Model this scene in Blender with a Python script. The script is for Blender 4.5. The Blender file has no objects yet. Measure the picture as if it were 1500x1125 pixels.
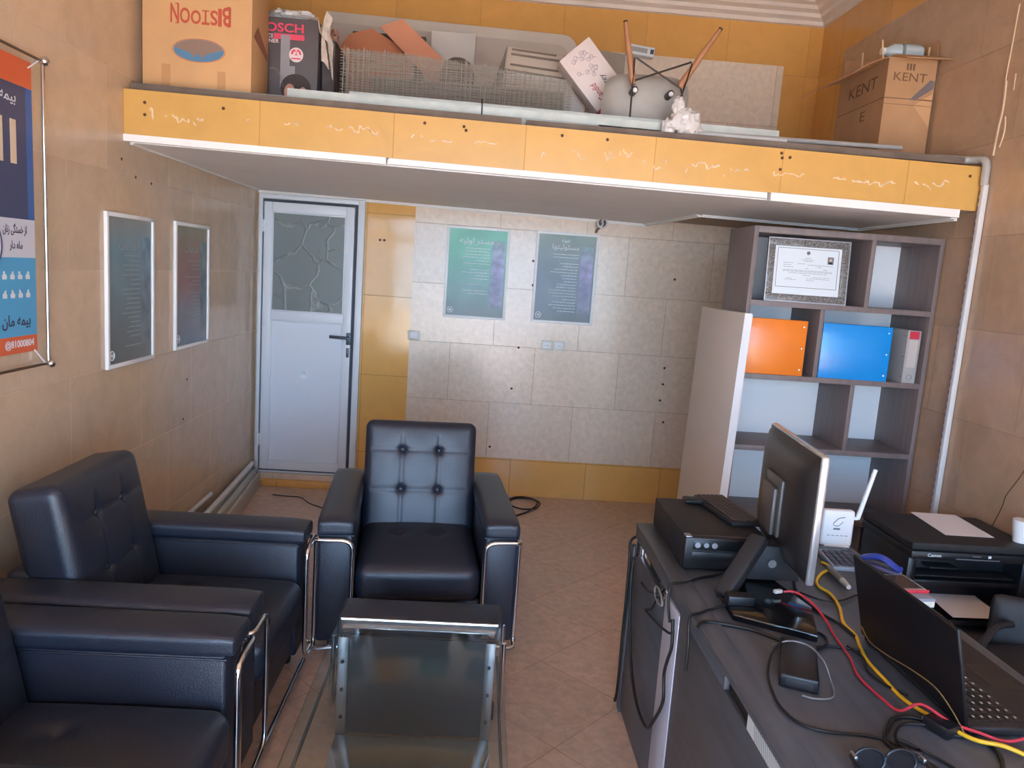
import bpy, bmesh, math, random, unicodedata
from mathutils import Vector, Matrix, Euler, noise
random.seed(7)
S = bpy.context.scene
COL = S.collection
R = math.radians

# ------------------------------------------------------------------ camera, sky, sun, exposure
cam_d = bpy.data.cameras.new('camera')
cam_d.sensor_width = 36.0
cam_d.lens = 1096.0 / 1500.0 * 36.0
cam_d.clip_start = 0.02
cam_d.clip_end = 200
cam = bpy.data.objects.new('camera', cam_d)
COL.objects.link(cam)
cam.matrix_world = Matrix(((0.9969, -0.0627, -0.0476, 1.5733),
                           (-0.0379, 0.1483, -0.9882, -5.35),
                           (0.0690, 0.9870, 0.1455, 1.6207),
                           (0, 0, 0, 1)))
S.camera = cam

S.view_settings.view_transform = 'Standard'
S.view_settings.look = 'None'
S.view_settings.gamma = 1.0
S.view_settings.use_curve_mapping = False
S.view_settings.exposure = 2.6

world = bpy.data.worlds.new('sky')
S.world = world
world.use_nodes = True
wn = world.node_tree
wn.nodes.clear()
w_out = wn.nodes.new('ShaderNodeOutputWorld')
w_bg = wn.nodes.new('ShaderNodeBackground')
w_tc = wn.nodes.new('ShaderNodeTexCoord')
w_sep = wn.nodes.new('ShaderNodeSeparateXYZ')
w_ramp = wn.nodes.new('ShaderNodeValToRGB')
wn.links.new(w_tc.outputs['Generated'], w_sep.inputs[0])
wn.links.new(w_sep.outputs['Z'], w_ramp.inputs[0])
wn.links.new(w_ramp.outputs[0], w_bg.inputs[0])
wn.links.new(w_bg.outputs[0], w_out.inputs[0])
w_ramp.color_ramp.elements[0].position = 0.0
w_ramp.color_ramp.elements[0].color = (0.46, 0.70, 1.0, 1)
w_ramp.color_ramp.elements[1].position = 0.7
w_ramp.color_ramp.elements[1].color = (0.30, 0.52, 1.0, 1)
w_bg.inputs[1].default_value = 2.4

sun_d = bpy.data.lights.new('sun', 'SUN')
sun_d.energy = 8.0
sun_d.angle = R(0.6)
sun_d.color = (1.0, 0.95, 0.88)
sun = bpy.data.objects.new('sun', sun_d)
COL.objects.link(sun)
sun.rotation_euler = Vector((0.12, 0.80, -1.0)).to_track_quat('-Z', 'Y').to_euler()

portal_d = bpy.data.lights.new('shopfront_daylight', 'AREA')
portal_d.shape = 'RECTANGLE'
portal_d.size = 3.8
portal_d.size_y = 2.5
portal_d.cycles.is_portal = True
portal = bpy.data.objects.new('shopfront_daylight', portal_d)
COL.objects.link(portal)
portal.location = (1.9, -7.4, 1.25)
portal.rotation_euler = Vector((0, 1, 0)).to_track_quat('-Z', 'Z').to_euler()

# ------------------------------------------------------------------ materials
def lin(c):
    def f(v):
        v /= 255.0
        return v / 12.92 if v <= 0.04045 else ((v + 0.055) / 1.055) ** 2.4
    return (f(c[0]), f(c[1]), f(c[2]), 1.0)

MATS = {}
def mat(name, rgb, rough=0.6, metal=0.0, spec=0.5, var=0.0, vscale=8.0, bump=0.0, bscale=60.0,
        coat=0.0, trans=0.0, stretch=None, rgb2=None):
    if name in MATS:
        return MATS[name]
    m = bpy.data.materials.new(name)
    m.use_nodes = True
    nt = m.node_tree
    b = nt.nodes['Principled BSDF']
    b.inputs['Base Color'].default_value = lin(rgb)
    b.inputs['Roughness'].default_value = rough
    b.inputs['Metallic'].default_value = metal
    b.inputs['Specular IOR Level'].default_value = spec
    b.inputs['Coat Weight'].default_value = coat
    b.inputs['Transmission Weight'].default_value = trans
    tc = nt.nodes.new('ShaderNodeTexCoord')
    vec = tc.outputs['Object']
    if stretch:
        mp = nt.nodes.new('ShaderNodeMapping')
        mp.inputs['Scale'].default_value = stretch
        nt.links.new(vec, mp.inputs[0])
        vec = mp.outputs[0]
    if var > 0:
        n = nt.nodes.new('ShaderNodeTexNoise')
        n.inputs['Scale'].default_value = vscale
        n.inputs['Detail'].default_value = 6
        nt.links.new(vec, n.inputs['Vector'])
        mx = nt.nodes.new('ShaderNodeMixRGB')
        c = lin(rgb)
        if rgb2:
            mx.inputs[1].default_value = c
            mx.inputs[2].default_value = lin(rgb2)
        else:
            mx.inputs[1].default_value = tuple(x * (1 - var) for x in c[:3]) + (1,)
            mx.inputs[2].default_value = tuple(min(1, x * (1 + var)) for x in c[:3]) + (1,)
        rmp = nt.nodes.new('ShaderNodeMapRange')
        rmp.inputs['From Min'].default_value = 0.3
        rmp.inputs['From Max'].default_value = 0.7
        nt.links.new(n.outputs[0], rmp.inputs[0])
        nt.links.new(rmp.outputs[0], mx.inputs[0])
        nt.links.new(mx.outputs[0], b.inputs['Base Color'])
    if bump > 0:
        n2 = nt.nodes.new('ShaderNodeTexNoise')
        n2.inputs['Scale'].default_value = bscale
        n2.inputs['Detail'].default_value = 4
        nt.links.new(vec, n2.inputs['Vector'])
        bp = nt.nodes.new('ShaderNodeBump')
        bp.inputs['Strength'].default_value = bump
        bp.inputs['Distance'].default_value = 0.004
        nt.links.new(n2.outputs[0], bp.inputs['Height'])
        nt.links.new(bp.outputs[0], b.inputs['Normal'])
    MATS[name] = m
    return m

def tile_mat(name, rgb, axis, w, h, ou, ov, offset=0.5, joint=(120, 95, 70), rough=0.22, var=0.10, mort=0.0016,
             rot=0.0, vs=9.0, tint=0.06, smears=None, spec=0.5):
    """glazed tiles: brick joints + stone mottling. axis: which object axes give (u, v)."""
    m = bpy.data.materials.new(name)
    m.use_nodes = True
    nt = m.node_tree
    N = nt.nodes.new
    L = nt.links.new
    b = nt.nodes['Principled BSDF']
    b.inputs['Specular IOR Level'].default_value = spec
    tc = N('ShaderNodeTexCoord')
    sp = N('ShaderNodeSeparateXYZ')
    L(tc.outputs['Object'], sp.inputs[0])
    cb = N('ShaderNodeCombineXYZ')
    L(sp.outputs[axis[0]], cb.inputs[0])
    L(sp.outputs[axis[1]], cb.inputs[1])
    mp = N('ShaderNodeMapping')
    mp.inputs['Location'].default_value = (-ou, -ov, 0)
    mp.inputs['Rotation'].default_value = (0, 0, rot)
    L(cb.outputs[0], mp.inputs[0])
    br = N('ShaderNodeTexBrick')
    br.offset = offset
    br.inputs['Scale'].default_value = 1.0
    br.inputs['Mortar Size'].default_value = mort
    br.inputs['Mortar Smooth'].default_value = 0.3
    br.inputs['Brick Width'].default_value = w
    br.inputs['Row Height'].default_value = h
    c = lin(rgb)
    br.inputs['Color1'].default_value = tuple(x * (1 - tint) for x in c[:3]) + (1,)
    br.inputs['Color2'].default_value = tuple(x * (1 + tint) for x in c[:3]) + (1,)
    br.inputs['Mortar'].default_value = lin(joint)
    L(mp.outputs[0], br.inputs['Vector'])
    no = N('ShaderNodeTexNoise')
    no.inputs['Scale'].default_value = vs
    no.inputs['Detail'].default_value = 9
    no.inputs['Roughness'].default_value = 0.62
    no.inputs['Distortion'].default_value = 0.6
    L(tc.outputs['Object'], no.inputs['Vector'])
    mr = N('ShaderNodeMapRange')
    mr.inputs['From Min'].default_value = 0.32
    mr.inputs['From Max'].default_value = 0.68
    mr.inputs['To Min'].default_value = 1 - var
    mr.inputs['To Max'].default_value = 1 + var
    L(no.outputs[0], mr.inputs[0])
    mu = N('ShaderNodeMixRGB')
    mu.blend_type = 'MULTIPLY'
    mu.inputs[0].default_value = 1.0
    L(br.outputs['Color'], mu.inputs[1])
    L(mr.outputs[0], mu.inputs[2])
    col = mu.outputs[0]
    if smears:
        # leftover pale glue smears along a band of the fascia, broken up in x
        z0, half, sc = smears
        n1 = N('ShaderNodeTexNoise')
        n1.inputs['Scale'].default_value = 1.0
        n1.inputs['Detail'].default_value = 5
        n1.inputs['Distortion'].default_value = 1.6
        m1 = N('ShaderNodeMapping')
        m1.inputs['Scale'].default_value = (sc, sc, sc * 3.6)
        L(tc.outputs['Object'], m1.inputs[0])
        L(m1.outputs[0], n1.inputs['Vector'])
        th = N('ShaderNodeMapRange')
        th.inputs['From Min'].default_value = 0.57
        th.inputs['From Max'].default_value = 0.60
        L(n1.outputs[0], th.inputs[0])
        n3 = N('ShaderNodeTexNoise')
        n3.inputs['Scale'].default_value = 2.3
        L(tc.outputs['Object'], n3.inputs['Vector'])
        th3 = N('ShaderNodeMapRange')
        th3.inputs['From Min'].default_value = 0.42
        th3.inputs['From Max'].default_value = 0.52
        L(n3.outputs[0], th3.inputs[0])
        # band: 1 - |z + slope*x - z0| / half
        sl = N('ShaderNodeMath'); sl.operation = 'MULTIPLY_ADD'
        sl.inputs[1].default_value = 0.0128
        L(sp.outputs['X'], sl.inputs[0]); L(sp.outputs['Z'], sl.inputs[2])
        su = N('ShaderNodeMath'); su.operation = 'SUBTRACT'; su.inputs[1].default_value = z0
        L(sl.outputs[0], su.inputs[0])
        ab = N('ShaderNodeMath'); ab.operation = 'ABSOLUTE'
        L(su.outputs[0], ab.inputs[0])
        bd = N('ShaderNodeMapRange')
        bd.inputs['From Min'].default_value = half
        bd.inputs['From Max'].default_value = half * 0.5
        L(ab.outputs[0], bd.inputs[0])
        p1 = N('ShaderNodeMath'); p1.operation = 'MULTIPLY'
        p2 = N('ShaderNodeMath'); p2.operation = 'MULTIPLY'
        L(th.outputs[0], p1.inputs[0]); L(bd.outputs[0], p1.inputs[1])
        L(p1.outputs[0], p2.inputs[0]); L(th3.outputs[0], p2.inputs[1])
        ms = N('ShaderNodeMixRGB')
        ms.inputs[2].default_value = lin((236, 214, 190))
        L(p2.outputs[0], ms.inputs[0]); L(col, ms.inputs[1])
        col = ms.outputs[0]
    L(col, b.inputs['Base Color'])
    rr = N('ShaderNodeMapRange')
    rr.inputs['To Min'].default_value = rough
    rr.inputs['To Max'].default_value = 0.7
    L(br.outputs['Fac'], rr.inputs[0])
    L(rr.outputs[0], b.inputs['Roughness'])
    bp = N('ShaderNodeBump')
    bp.invert = True
    bp.inputs['Strength'].default_value = 0.5
    bp.inputs['Distance'].default_value = 0.002
    L(br.outputs['Fac'], bp.inputs['Height'])
    n4 = N('ShaderNodeTexNoise')
    n4.inputs['Scale'].default_value = 5.0
    L(tc.outputs['Object'], n4.inputs['Vector'])
    bp2 = N('ShaderNodeBump')
    bp2.inputs['Strength'].default_value = 0.12
    bp2.inputs['Distance'].default_value = 0.01
    L(n4.outputs[0], bp2.inputs['Height'])
    L(bp.outputs[0], bp2.inputs['Normal'])
    L(bp2.outputs[0], b.inputs['Normal'])
    MATS[name] = m
    return m

def thin_glass(name, tint, gloss=0.12, rough=0.02):
    m = bpy.data.materials.new(name)
    m.use_nodes = True
    nt = m.node_tree
    nt.nodes.clear()
    o = nt.nodes.new('ShaderNodeOutputMaterial')
    t = nt.nodes.new('ShaderNodeBsdfTransparent')
    t.inputs[0].default_value = tint + (1,)
    g = nt.nodes.new('ShaderNodeBsdfGlossy')
    g.inputs['Roughness'].default_value = rough
    ge = nt.nodes.new('ShaderNodeNewGeometry')
    dt = nt.nodes.new('ShaderNodeVectorMath'); dt.operation = 'DOT_PRODUCT'
    nt.links.new(ge.outputs['Normal'], dt.inputs[0]); nt.links.new(ge.outputs['Incoming'], dt.inputs[1])
    prev = dt.outputs['Value']
    def mth(op, a, b=None):
        k = nt.nodes.new('ShaderNodeMath'); k.operation = op; k.use_clamp = op == 'ADD'
        for i, q in enumerate((a, b)):
            if q is None: continue
            if isinstance(q, (int, float)): k.inputs[i].default_value = q
            else: nt.links.new(q, k.inputs[i])
        return k.outputs[0]
    om = mth('SUBTRACT', 1.0, mth('ABSOLUTE', prev))
    fr = mth('ADD', mth('MULTIPLY', mth('POWER', om, 5.0), 0.96 * (1 - gloss)), 0.04 + gloss)
    mx = nt.nodes.new('ShaderNodeMixShader')
    nt.links.new(fr, mx.inputs[0])
    nt.links.new(t.outputs[0], mx.inputs[1])
    nt.links.new(g.outputs[0], mx.inputs[2])
    nt.links.new(mx.outputs[0], o.inputs[0])
    MATS[name] = m
    return m

# ------------------------------------------------------------------ mesh builder
def smooth(pts, n=6, closed=False):
    P = [Vector(p) for p in pts]
    out = []
    k = len(P)
    rng = range(k) if closed else range(k - 1)
    for i in rng:
        p0 = P[(i - 1) % k] if closed or i > 0 else P[i]
        p1 = P[i]
        p2 = P[(i + 1) % k]
        p3 = P[(i + 2) % k] if closed or i + 2 < k else p2
        for j in range(n):
            t = j / n
            out.append(0.5 * ((2 * p1) + (p2 - p0) * t + (2 * p0 - 5 * p1 + 4 * p2 - p3) * t * t + (3 * p1 - p0 - 3 * p2 + p3) * t ** 3))
    if not closed:
        out.append(P[-1])
    return out

def fillet(pts, r, n=5, closed=False):
    P = [Vector(p) for p in pts]
    out = []
    k = len(P)
    for i in range(k):
        if not closed and i in (0, k - 1):
            out.append(P[i]); continue
        a, b, c = P[(i - 1) % k], P[i], P[(i + 1) % k]
        rr = min(r, (a - b).length * 0.48, (c - b).length * 0.48)
        s = b + (a - b).normalized() * rr
        e = b + (c - b).normalized() * rr
        for j in range(n + 1):
            t = j / n
            out.append((1 - t) ** 2 * s + 2 * t * (1 - t) * b + t * t * e)
    return out

class MB:
    def __init__(s):
        s.bm = bmesh.new()
    def _faces(s, faces, mi):
        for f in faces:
            f.material_index = mi
    def _merge(s, b2, mi, M=None):
        if M is not None:
            bmesh.ops.transform(b2, matrix=M, verts=b2.verts)
        vm = {}
        for v in b2.verts:
            vm[v] = s.bm.verts.new(v.co)
        for f in b2.faces:
            try:
                nf = s.bm.faces.new([vm[v] for v in f.verts])
                nf.material_index = mi
            except ValueError:
                pass
        b2.free()
    def box(s, x0, x1, y0, y1, z0, z1, bev=0.0, seg=2, mi=0, M=None):
        b2 = bmesh.new()
        bmesh.ops.create_cube(b2, size=1.0)
        bmesh.ops.transform(b2, matrix=Matrix.Translation(((x0 + x1) / 2, (y0 + y1) / 2, (z0 + z1) / 2)) @ Matrix.Diagonal((abs(x1 - x0), abs(y1 - y0), abs(z1 - z0), 1)), verts=b2.verts)
        if bev > 0:
            bmesh.ops.bevel(b2, geom=list(b2.edges), offset=min(bev, 0.49 * min(abs(x1 - x0), abs(y1 - y0), abs(z1 - z0))), segments=seg, profile=0.5, affect='EDGES')
        s._merge(b2, mi, M)
        return s
    def rbox(s, c, h, r, n=14, fn=None, mi=0, M=None):
        """rounded soft box (centre c, half size h, corner radius r), fn displaces a point given (p, normal)"""
        b2 = bmesh.new()
        bmesh.ops.create_cube(b2, size=2.0)
        bmesh.ops.subdivide_edges(b2, edges=list(b2.edges), cuts=n, use_grid_fill=True)
        for v in b2.verts:
            p = Vector((v.co.x * h[0], v.co.y * h[1], v.co.z * h[2]))
            q = Vector([max(-(h[i] - r), min(h[i] - r, p[i])) for i in range(3)])
            d = p - q
            if d.length > 1e-9:
                nn = d.normalized()
                p = q + nn * r
            else:
                nn = Vector((0, 0, 1))
            if fn:
                p = fn(p, nn)
            v.co = p + Vector(c)
        s._merge(b2, mi, M)
        return s
    def prism(s, pts, ext, mi=0, bev=0.0, M=None):
        """closed outline (3D points) extruded by vector ext"""
        b2 = bmesh.new()
        vs = [b2.verts.new(Vector(p)) for p in pts]
        f = b2.faces.new(vs)
        r = bmesh.ops.extrude_face_region(b2, geom=[f])
        nv = [e for e in r['geom'] if isinstance(e, bmesh.types.BMVert)]
        bmesh.ops.translate(b2, verts=nv, vec=Vector(ext))
        bmesh.ops.recalc_face_normals(b2, faces=list(b2.faces))
        if bev > 0:
            bmesh.ops.bevel(b2, geom=list(b2.edges), offset=bev, segments=2, profile=0.5, affect='EDGES')
        s._merge(b2, mi, M)
        return s
    def quad(s, pts, mi=0):
        vs = [s.bm.verts.new(Vector(p)) for p in pts]
        f = s.bm.faces.new(vs)
        f.material_index = mi
        return s
    def tube(s, pts, r, n=8, closed=False, mi=0, caps=True):
        P = [Vector(p) for p in pts]
        k = len(P)
        rs = r if isinstance(r, (list, tuple)) else [r] * k
        rings = []
        up = None
        for i in range(k):
            if closed:
                t = P[(i + 1) % k] - P[(i - 1) % k]
            else:
                t = P[min(i + 1, k - 1)] - P[max(i - 1, 0)]
            if t.length < 1e-9:
                t = Vector((0, 0, 1))
            t.normalize()
            if up is None:
                up = Vector((0, 0, 1)) if abs(t.z) < 0.9 else Vector((1, 0, 0))
            a = up - t * up.dot(t)
            if a.length < 1e-6:
                a = t.orthogonal()
            a.normalize()
            up = a
            b = t.cross(a)
            rings.append([s.bm.verts.new(P[i] + (a * math.cos(2 * math.pi * j / n) + b * math.sin(2 * math.pi * j / n)) * rs[i]) for j in range(n)])
        m = k if closed else k - 1
        for i in range(m):
            A, B = rings[i], rings[(i + 1) % k]
            for j in range(n):
                f = s.bm.faces.new((A[j], A[(j + 1) % n], B[(j + 1) % n], B[j]))
                f.material_index = mi
        if caps and not closed:
            f = s.bm.faces.new(list(reversed(rings[0]))); f.material_index = mi
            f = s.bm.faces.new(rings[-1]); f.material_index = mi
        return s
    def cyl(s, p0, p1, r0, r1=None, n=18, mi=0):
        return s.tube([p0, p1], [r0, r0 if r1 is None else r1], n=n, mi=mi)
    def ball(s, c, r, sc=(1, 1, 1), n=12, mi=0, fn=None):
        b2 = bmesh.new()
        bmesh.ops.create_uvsphere(b2, u_segments=n * 2, v_segments=n, radius=1.0)
        for v in b2.verts:
            p = v.co.copy()
            k = fn(p) if fn else 1.0
            v.co = Vector((p.x * sc[0], p.y * sc[1], p.z * sc[2])) * r * k + Vector(c)
        s._merge(b2, mi)
        return s
    def sheet(s, fn, nu, nv, t=0.0, mi=0):
        """parametric sheet fn(u,v)->point, given a real thickness t along its normal"""
        g = [[Vector(fn(i / nu, j / nv)) for j in range(nv + 1)] for i in range(nu + 1)]
        def nrm(i, j):
            a = g[min(i + 1, nu)][j] - g[max(i - 1, 0)][j]
            b = g[i][min(j + 1, nv)] - g[i][max(j - 1, 0)]
            c = a.cross(b)
            return c.normalized() if c.length > 1e-12 else Vector((0, 0, 1))
        A = [[s.bm.verts.new(g[i][j]) for j in range(nv + 1)] for i in range(nu + 1)]
        B = [[s.bm.verts.new(g[i][j] - nrm(i, j) * t) for j in range(nv + 1)] for i in range(nu + 1)]
        def q(*v):
            try:
                f = s.bm.faces.new(v); f.material_index = mi
            except ValueError:
                pass
        for i in range(nu):
            for j in range(nv):
                q(A[i][j], A[i + 1][j], A[i + 1][j + 1], A[i][j + 1])
                q(B[i][j], B[i][j + 1], B[i + 1][j + 1], B[i + 1][j])
        for i in range(nu):
            q(A[i][0], B[i][0], B[i + 1][0], A[i + 1][0])
            q(A[i][nv], A[i + 1][nv], B[i + 1][nv], B[i][nv])
        for j in range(nv):
            q(A[0][j], A[0][j + 1], B[0][j + 1], B[0][j])
            q(A[nu][j], B[nu][j], B[nu][j + 1], A[nu][j + 1])
        return s
    def add_mesh(s, me, M, mi=0):
        b2 = bmesh.new()
        b2.from_mesh(me)
        s._merge(b2, mi, M)
        return s
    def build(s, name, mats, parent=None, ang=40, label=None):
        me = bpy.data.meshes.new(name)
        bmesh.ops.recalc_face_normals(s.bm, faces=list(s.bm.faces))
        if parent is not None:
            s.bm.transform(WM[parent.name].inverted())
        s.bm.to_mesh(me)
        s.bm.free()
        if not isinstance(mats, (list, tuple)):
            mats = [mats]
        for m in mats:
            me.materials.append(m)
        me.polygons.foreach_set('use_smooth', [True] * len(me.polygons))
        me.set_sharp_from_angle(angle=R(ang))
        o = bpy.data.objects.new(name, me)
        COL.objects.link(o)
        if parent is not None:
            o.parent = parent
            WM[o.name] = WM[parent.name]
        else:
            WM[o.name] = Matrix.Identity(4)
        if label:
            o['label'] = label
        return o

WM = {}     # world matrices, so parts can be modelled in place and stored in their thing's frame
def thing(name, label, cat, loc=(0, 0, 0), rz=0.0, group=None):
    o = bpy.data.objects.new(name, None)
    o.empty_display_size = 0.05
    COL.objects.link(o)
    o.location = loc
    o.rotation_euler = (0, 0, rz)
    o['label'] = label
    o['category'] = cat
    if group:
        o['group'] = group
    WM[o.name] = Matrix.Translation(loc) @ Matrix.Rotation(rz, 4, 'Z')
    return o
def tag(o, label, cat, group=None, kind=None):
    o['label'] = label
    o['category'] = cat
    if group:
        o['group'] = group
    if kind:
        o['kind'] = kind
    return o
def struct(o, label=None, cat=None):
    o['kind'] = 'structure'
    if label:
        o['label'] = label
    if cat:
        o['category'] = cat
    return o
def copy_tree(src, loc, rz, label):
    c = src.copy(); COL.objects.link(c)
    c.location = loc; c.rotation_euler = (0, 0, rz); c['label'] = label
    WM[c.name] = Matrix.Translation(loc) @ Matrix.Rotation(rz, 4, 'Z')
    for ch in [o for o in bpy.data.objects if o.parent == src]:
        d = ch.copy(); COL.objects.link(d); d.parent = c
        for g in [o for o in bpy.data.objects if o.parent == ch]:
            e = g.copy(); COL.objects.link(e); e.parent = d
    return c

# ------------------------------------------------------------------ lettering
FORMS = {}
for cp in range(0xFB50, 0xFEFD):
    d = unicodedata.decomposition(chr(cp)).split()
    if len(d) == 2 and d[0] in ('<isolated>', '<final>', '<initial>', '<medial>'):
        FORMS.setdefault(chr(int(d[1], 16)), {})[d[0][1:-1]] = chr(cp)
def persian(t):
    """joined letter forms in visual order, for a text object that does no shaping"""
    out = []
    for i, ch in enumerate(t):
        f = FORMS.get(ch)
        if not f:
            out.append(ch); continue
        pv = FORMS.get(t[i - 1], {}) if i > 0 else {}
        nx = FORMS.get(t[i + 1], {}) if i + 1 < len(t) else {}
        jp = 'initial' in pv and 'final' in f
        jn = 'initial' in f and 'final' in nx
        k = 'medial' if jp and jn else 'final' if jp else 'initial' if jn else 'isolated'
        out.append(f.get(k, ch))
    return ''.join(reversed(out))

def lettering(mb, txt, M, w=None, h=None, mi=0, depth=0.0006, shear=0.0, bold=0.0, align='CENTER'):
    """adds the text as flat raised lettering fitted to width w / height h in the frame M (x right, y up, z out)"""
    cu = bpy.data.curves.new('lettering', 'FONT')
    cu.body = txt
    cu.extrude = 0.0
    cu.offset = bold
    cu.resolution_u = 3
    o = bpy.data.objects.new('lettering', cu)
    COL.objects.link(o)
    bpy.context.view_layer.update()
    me = bpy.data.meshes.new_from_object(o)
    bpy.data.objects.remove(o)
    bpy.data.curves.remove(cu)
    if not me.vertices:
        return mb
    xs = [v.co.x for v in me.vertices]; ys = [v.co.y for v in me.vertices]
    x0, x1, y0, y1 = min(xs), max(xs), min(ys), max(ys)
    sx = (w / max(x1 - x0, 1e-6)) if w else None
    sy = (h / max(y1 - y0, 1e-6)) if h else None
    sx = sx or sy; sy = sy or sx
    ax = {'CENTER': (x0 + x1) / 2, 'LEFT': x0, 'RIGHT': x1}[align]
    b2 = bmesh.new()
    b2.from_mesh(me)
    bpy.data.meshes.remove(me)
    for v in b2.verts:
        yy = (v.co.y - (y0 + y1) / 2) * sy
        v.co = Vector(((v.co.x - ax) * sx + shear * yy, yy, 0))
    r = bmesh.ops.extrude_face_region(b2, geom=list(b2.faces))
    nv = [e for e in r['geom'] if isinstance(e, bmesh.types.BMVert)]
    bmesh.ops.translate(b2, verts=nv, vec=(0, 0, depth))
    mb._merge(b2, mi, M)
    return mb

def frame_back(x, y, z):      # print frame on a face that looks towards -y
    return Matrix(((1, 0, 0, x), (0, 0, -1, y), (0, 1, 0, z), (0, 0, 0, 1)))
def frame_left(x, y, z):      # print frame on a face that looks towards +x
    return Matrix(((0, 0, 1, x), (1, 0, 0, y), (0, 1, 0, z), (0, 0, 0, 1)))
def frame_right(x, y, z):     # print frame on a face that looks towards -x
    return Matrix(((0, 0, -1, x), (-1, 0, 0, y), (0, 1, 0, z), (0, 0, 0, 1)))

W = 3.80          # room width
H = 3.56          # ceiling height
FRONT = -7.4      # shop front
def lz(x): return 2.284 - 0.0115 * x       # loft floor, which sits slightly off level
def lb(x): return 2.098 - 0.0140 * x       # underside of the loft
# ------------------------------------------------------------------ materials used
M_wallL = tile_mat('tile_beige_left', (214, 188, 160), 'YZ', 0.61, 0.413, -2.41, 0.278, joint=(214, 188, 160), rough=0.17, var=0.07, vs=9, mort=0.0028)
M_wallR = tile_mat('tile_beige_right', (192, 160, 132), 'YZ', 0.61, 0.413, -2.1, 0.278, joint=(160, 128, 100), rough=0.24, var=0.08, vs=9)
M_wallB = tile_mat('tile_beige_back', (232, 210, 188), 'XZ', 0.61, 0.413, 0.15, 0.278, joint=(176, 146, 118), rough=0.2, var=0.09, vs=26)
M_yelt = tile_mat('tile_ochre_top', (222, 164, 92), 'XZ', 0.565, 0.567, 0.318, -0.298, offset=0.0, joint=(180, 130, 66), rough=0.18, var=0.05, vs=5)
M_yel = tile_mat('tile_ochre', (236, 180, 104), 'XZ', 0.557, 0.567, 0.19, -0.298, offset=0.0, joint=(150, 104, 40), rough=0.09, var=0.05, vs=5)
M_yelR = tile_mat('tile_ochre_side', (222, 164, 92), 'YZ', 0.60, 0.567, 0.3, -0.298, offset=0.0, joint=(150, 104, 40), rough=0.2, var=0.05, vs=5)
M_fascia = tile_mat('tile_ochre_fascia', (214, 166, 92), 'XZ', 0.574, 3.0, 0.0, -1.0, offset=0.0, joint=(186, 132, 64), rough=0.28, var=0.05, vs=6)
M_floor = tile_mat('tile_floor', (204, 172, 150), 'XY', 0.42, 0.42, 0.1, 0.1, offset=0.0, joint=(176, 138, 112), rough=0.32, var=0.16, rot=R(45), vs=22, mort=0.0018)
M_plaster = mat('white_plaster', (236, 230, 228), 0.85, var=0.03, vscale=3, bump=0.1, bscale=30)
M_trimw = mat('white_moulding', (240, 236, 232), 0.6, var=0.03, vscale=5)
M_rough = mat('raw_underside', (176, 154, 136), 0.9, var=0.1, vscale=6)
M_ceil = mat('ceiling_plaster', (184, 166, 152), 0.9, var=0.14, vscale=7, bump=0.3, bscale=14)
M_alu = mat('white_aluminium', (228, 232, 238), 0.38, spec=0.5, var=0.02, vscale=4)
M_rubber = mat('dark_gasket', (70, 74, 84), 0.6)
M_dark = mat('black_plastic', (26, 27, 31), 0.38, var=0.15, vscale=30)
M_darkmat = mat('matt_black_plastic', (34, 34, 37), 0.6, var=0.1, vscale=30)
M_chrome = mat('chrome', (225, 228, 232), 0.12, metal=1.0)
M_steel = mat('brushed_steel', (190, 194, 200), 0.35, metal=1.0, var=0.06, vscale=40)
M_galv = mat('galvanised_steel', (160, 166, 160), 0.5, metal=0.35, var=0.12, vscale=18)
M_galvd = mat('dusty_wire', (186, 180, 170), 0.6, metal=0.3, var=0.15, vscale=40)
M_leather = mat('black_leather', (32, 38, 52), 0.42, spec=0.75, bump=0.25, bscale=220, var=0.12, vscale=6)
M_wood = mat('dark_grey_wood', (80, 86, 95), 0.42, var=0.22, vscale=9, stretch=(3, 0.35, 3), bump=0.08, bscale=60)
M_shelf = mat('shelf_laminate', (126, 112, 110), 0.5, var=0.12, vscale=10, stretch=(4, 4, 0.4))
M_white = mat('white_panel', (232, 232, 234), 0.45)
M_whitep = mat('white_plastic', (236, 238, 240), 0.35)
M_card = mat('cardboard', (206, 160, 112), 0.85, var=0.06, vscale=5)
M_cardd = mat('cardboard_worn', (184, 142, 104), 0.88, var=0.10, vscale=6)
M_orangec = mat('orange_card', (204, 130, 92), 0.85, var=0.06, vscale=4)
M_paper = mat('paper', (240, 238, 244), 0.8)
M_red = mat('red_plastic', (206, 52, 72), 0.4)
M_yelc = mat('yellow_cable', (226, 178, 40), 0.45)
M_cabk = mat('black_cable', (22, 23, 26), 0.5)
M_pipe = mat('white_pvc', (214, 213, 212), 0.45, var=0.04, vscale=9)
M_pipeg = mat('grey_pvc', (176, 172, 168), 0.5, var=0.05, vscale=9)
M_black = mat('shadow_black', (10, 10, 12), 0.8)
M_hole = mat('anchor_hole', (88, 62, 44), 0.9)

# ------------------------------------------------------------------ the room
def wall(name, faces, mats, label, hole=None):
    mb = MB()
    for pts, mi in faces:
        mb.quad(pts, mi)
    o = mb.build(name, mats)
    struct(o, label, 'wall' if name.startswith('wall') else name)
    return o
def rect(axis, c, a0, a1, z0, z1):
    if axis == 'y':
        return [(a0, c, z0), (a1, c, z0), (a1, c, z1), (a0, c, z1)]
    return [(c, a0, z0), (c, a1, z0), (c, a1, z1), (c, a0, z1)]

mb = MB(); mb.box(-0.2, W + 0.2, FRONT - 0.1, 0.2, -0.12, 0.0)
struct(mb.build('floor', M_floor), 'brown marbled tile floor', 'floor')
mb = MB(); mb.box(-0.2, W + 0.2, FRONT - 0.1, 0.2, H, H + 0.2)
struct(mb.build('ceiling', M_ceil), 'rough plaster ceiling above the loft', 'ceiling')

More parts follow.
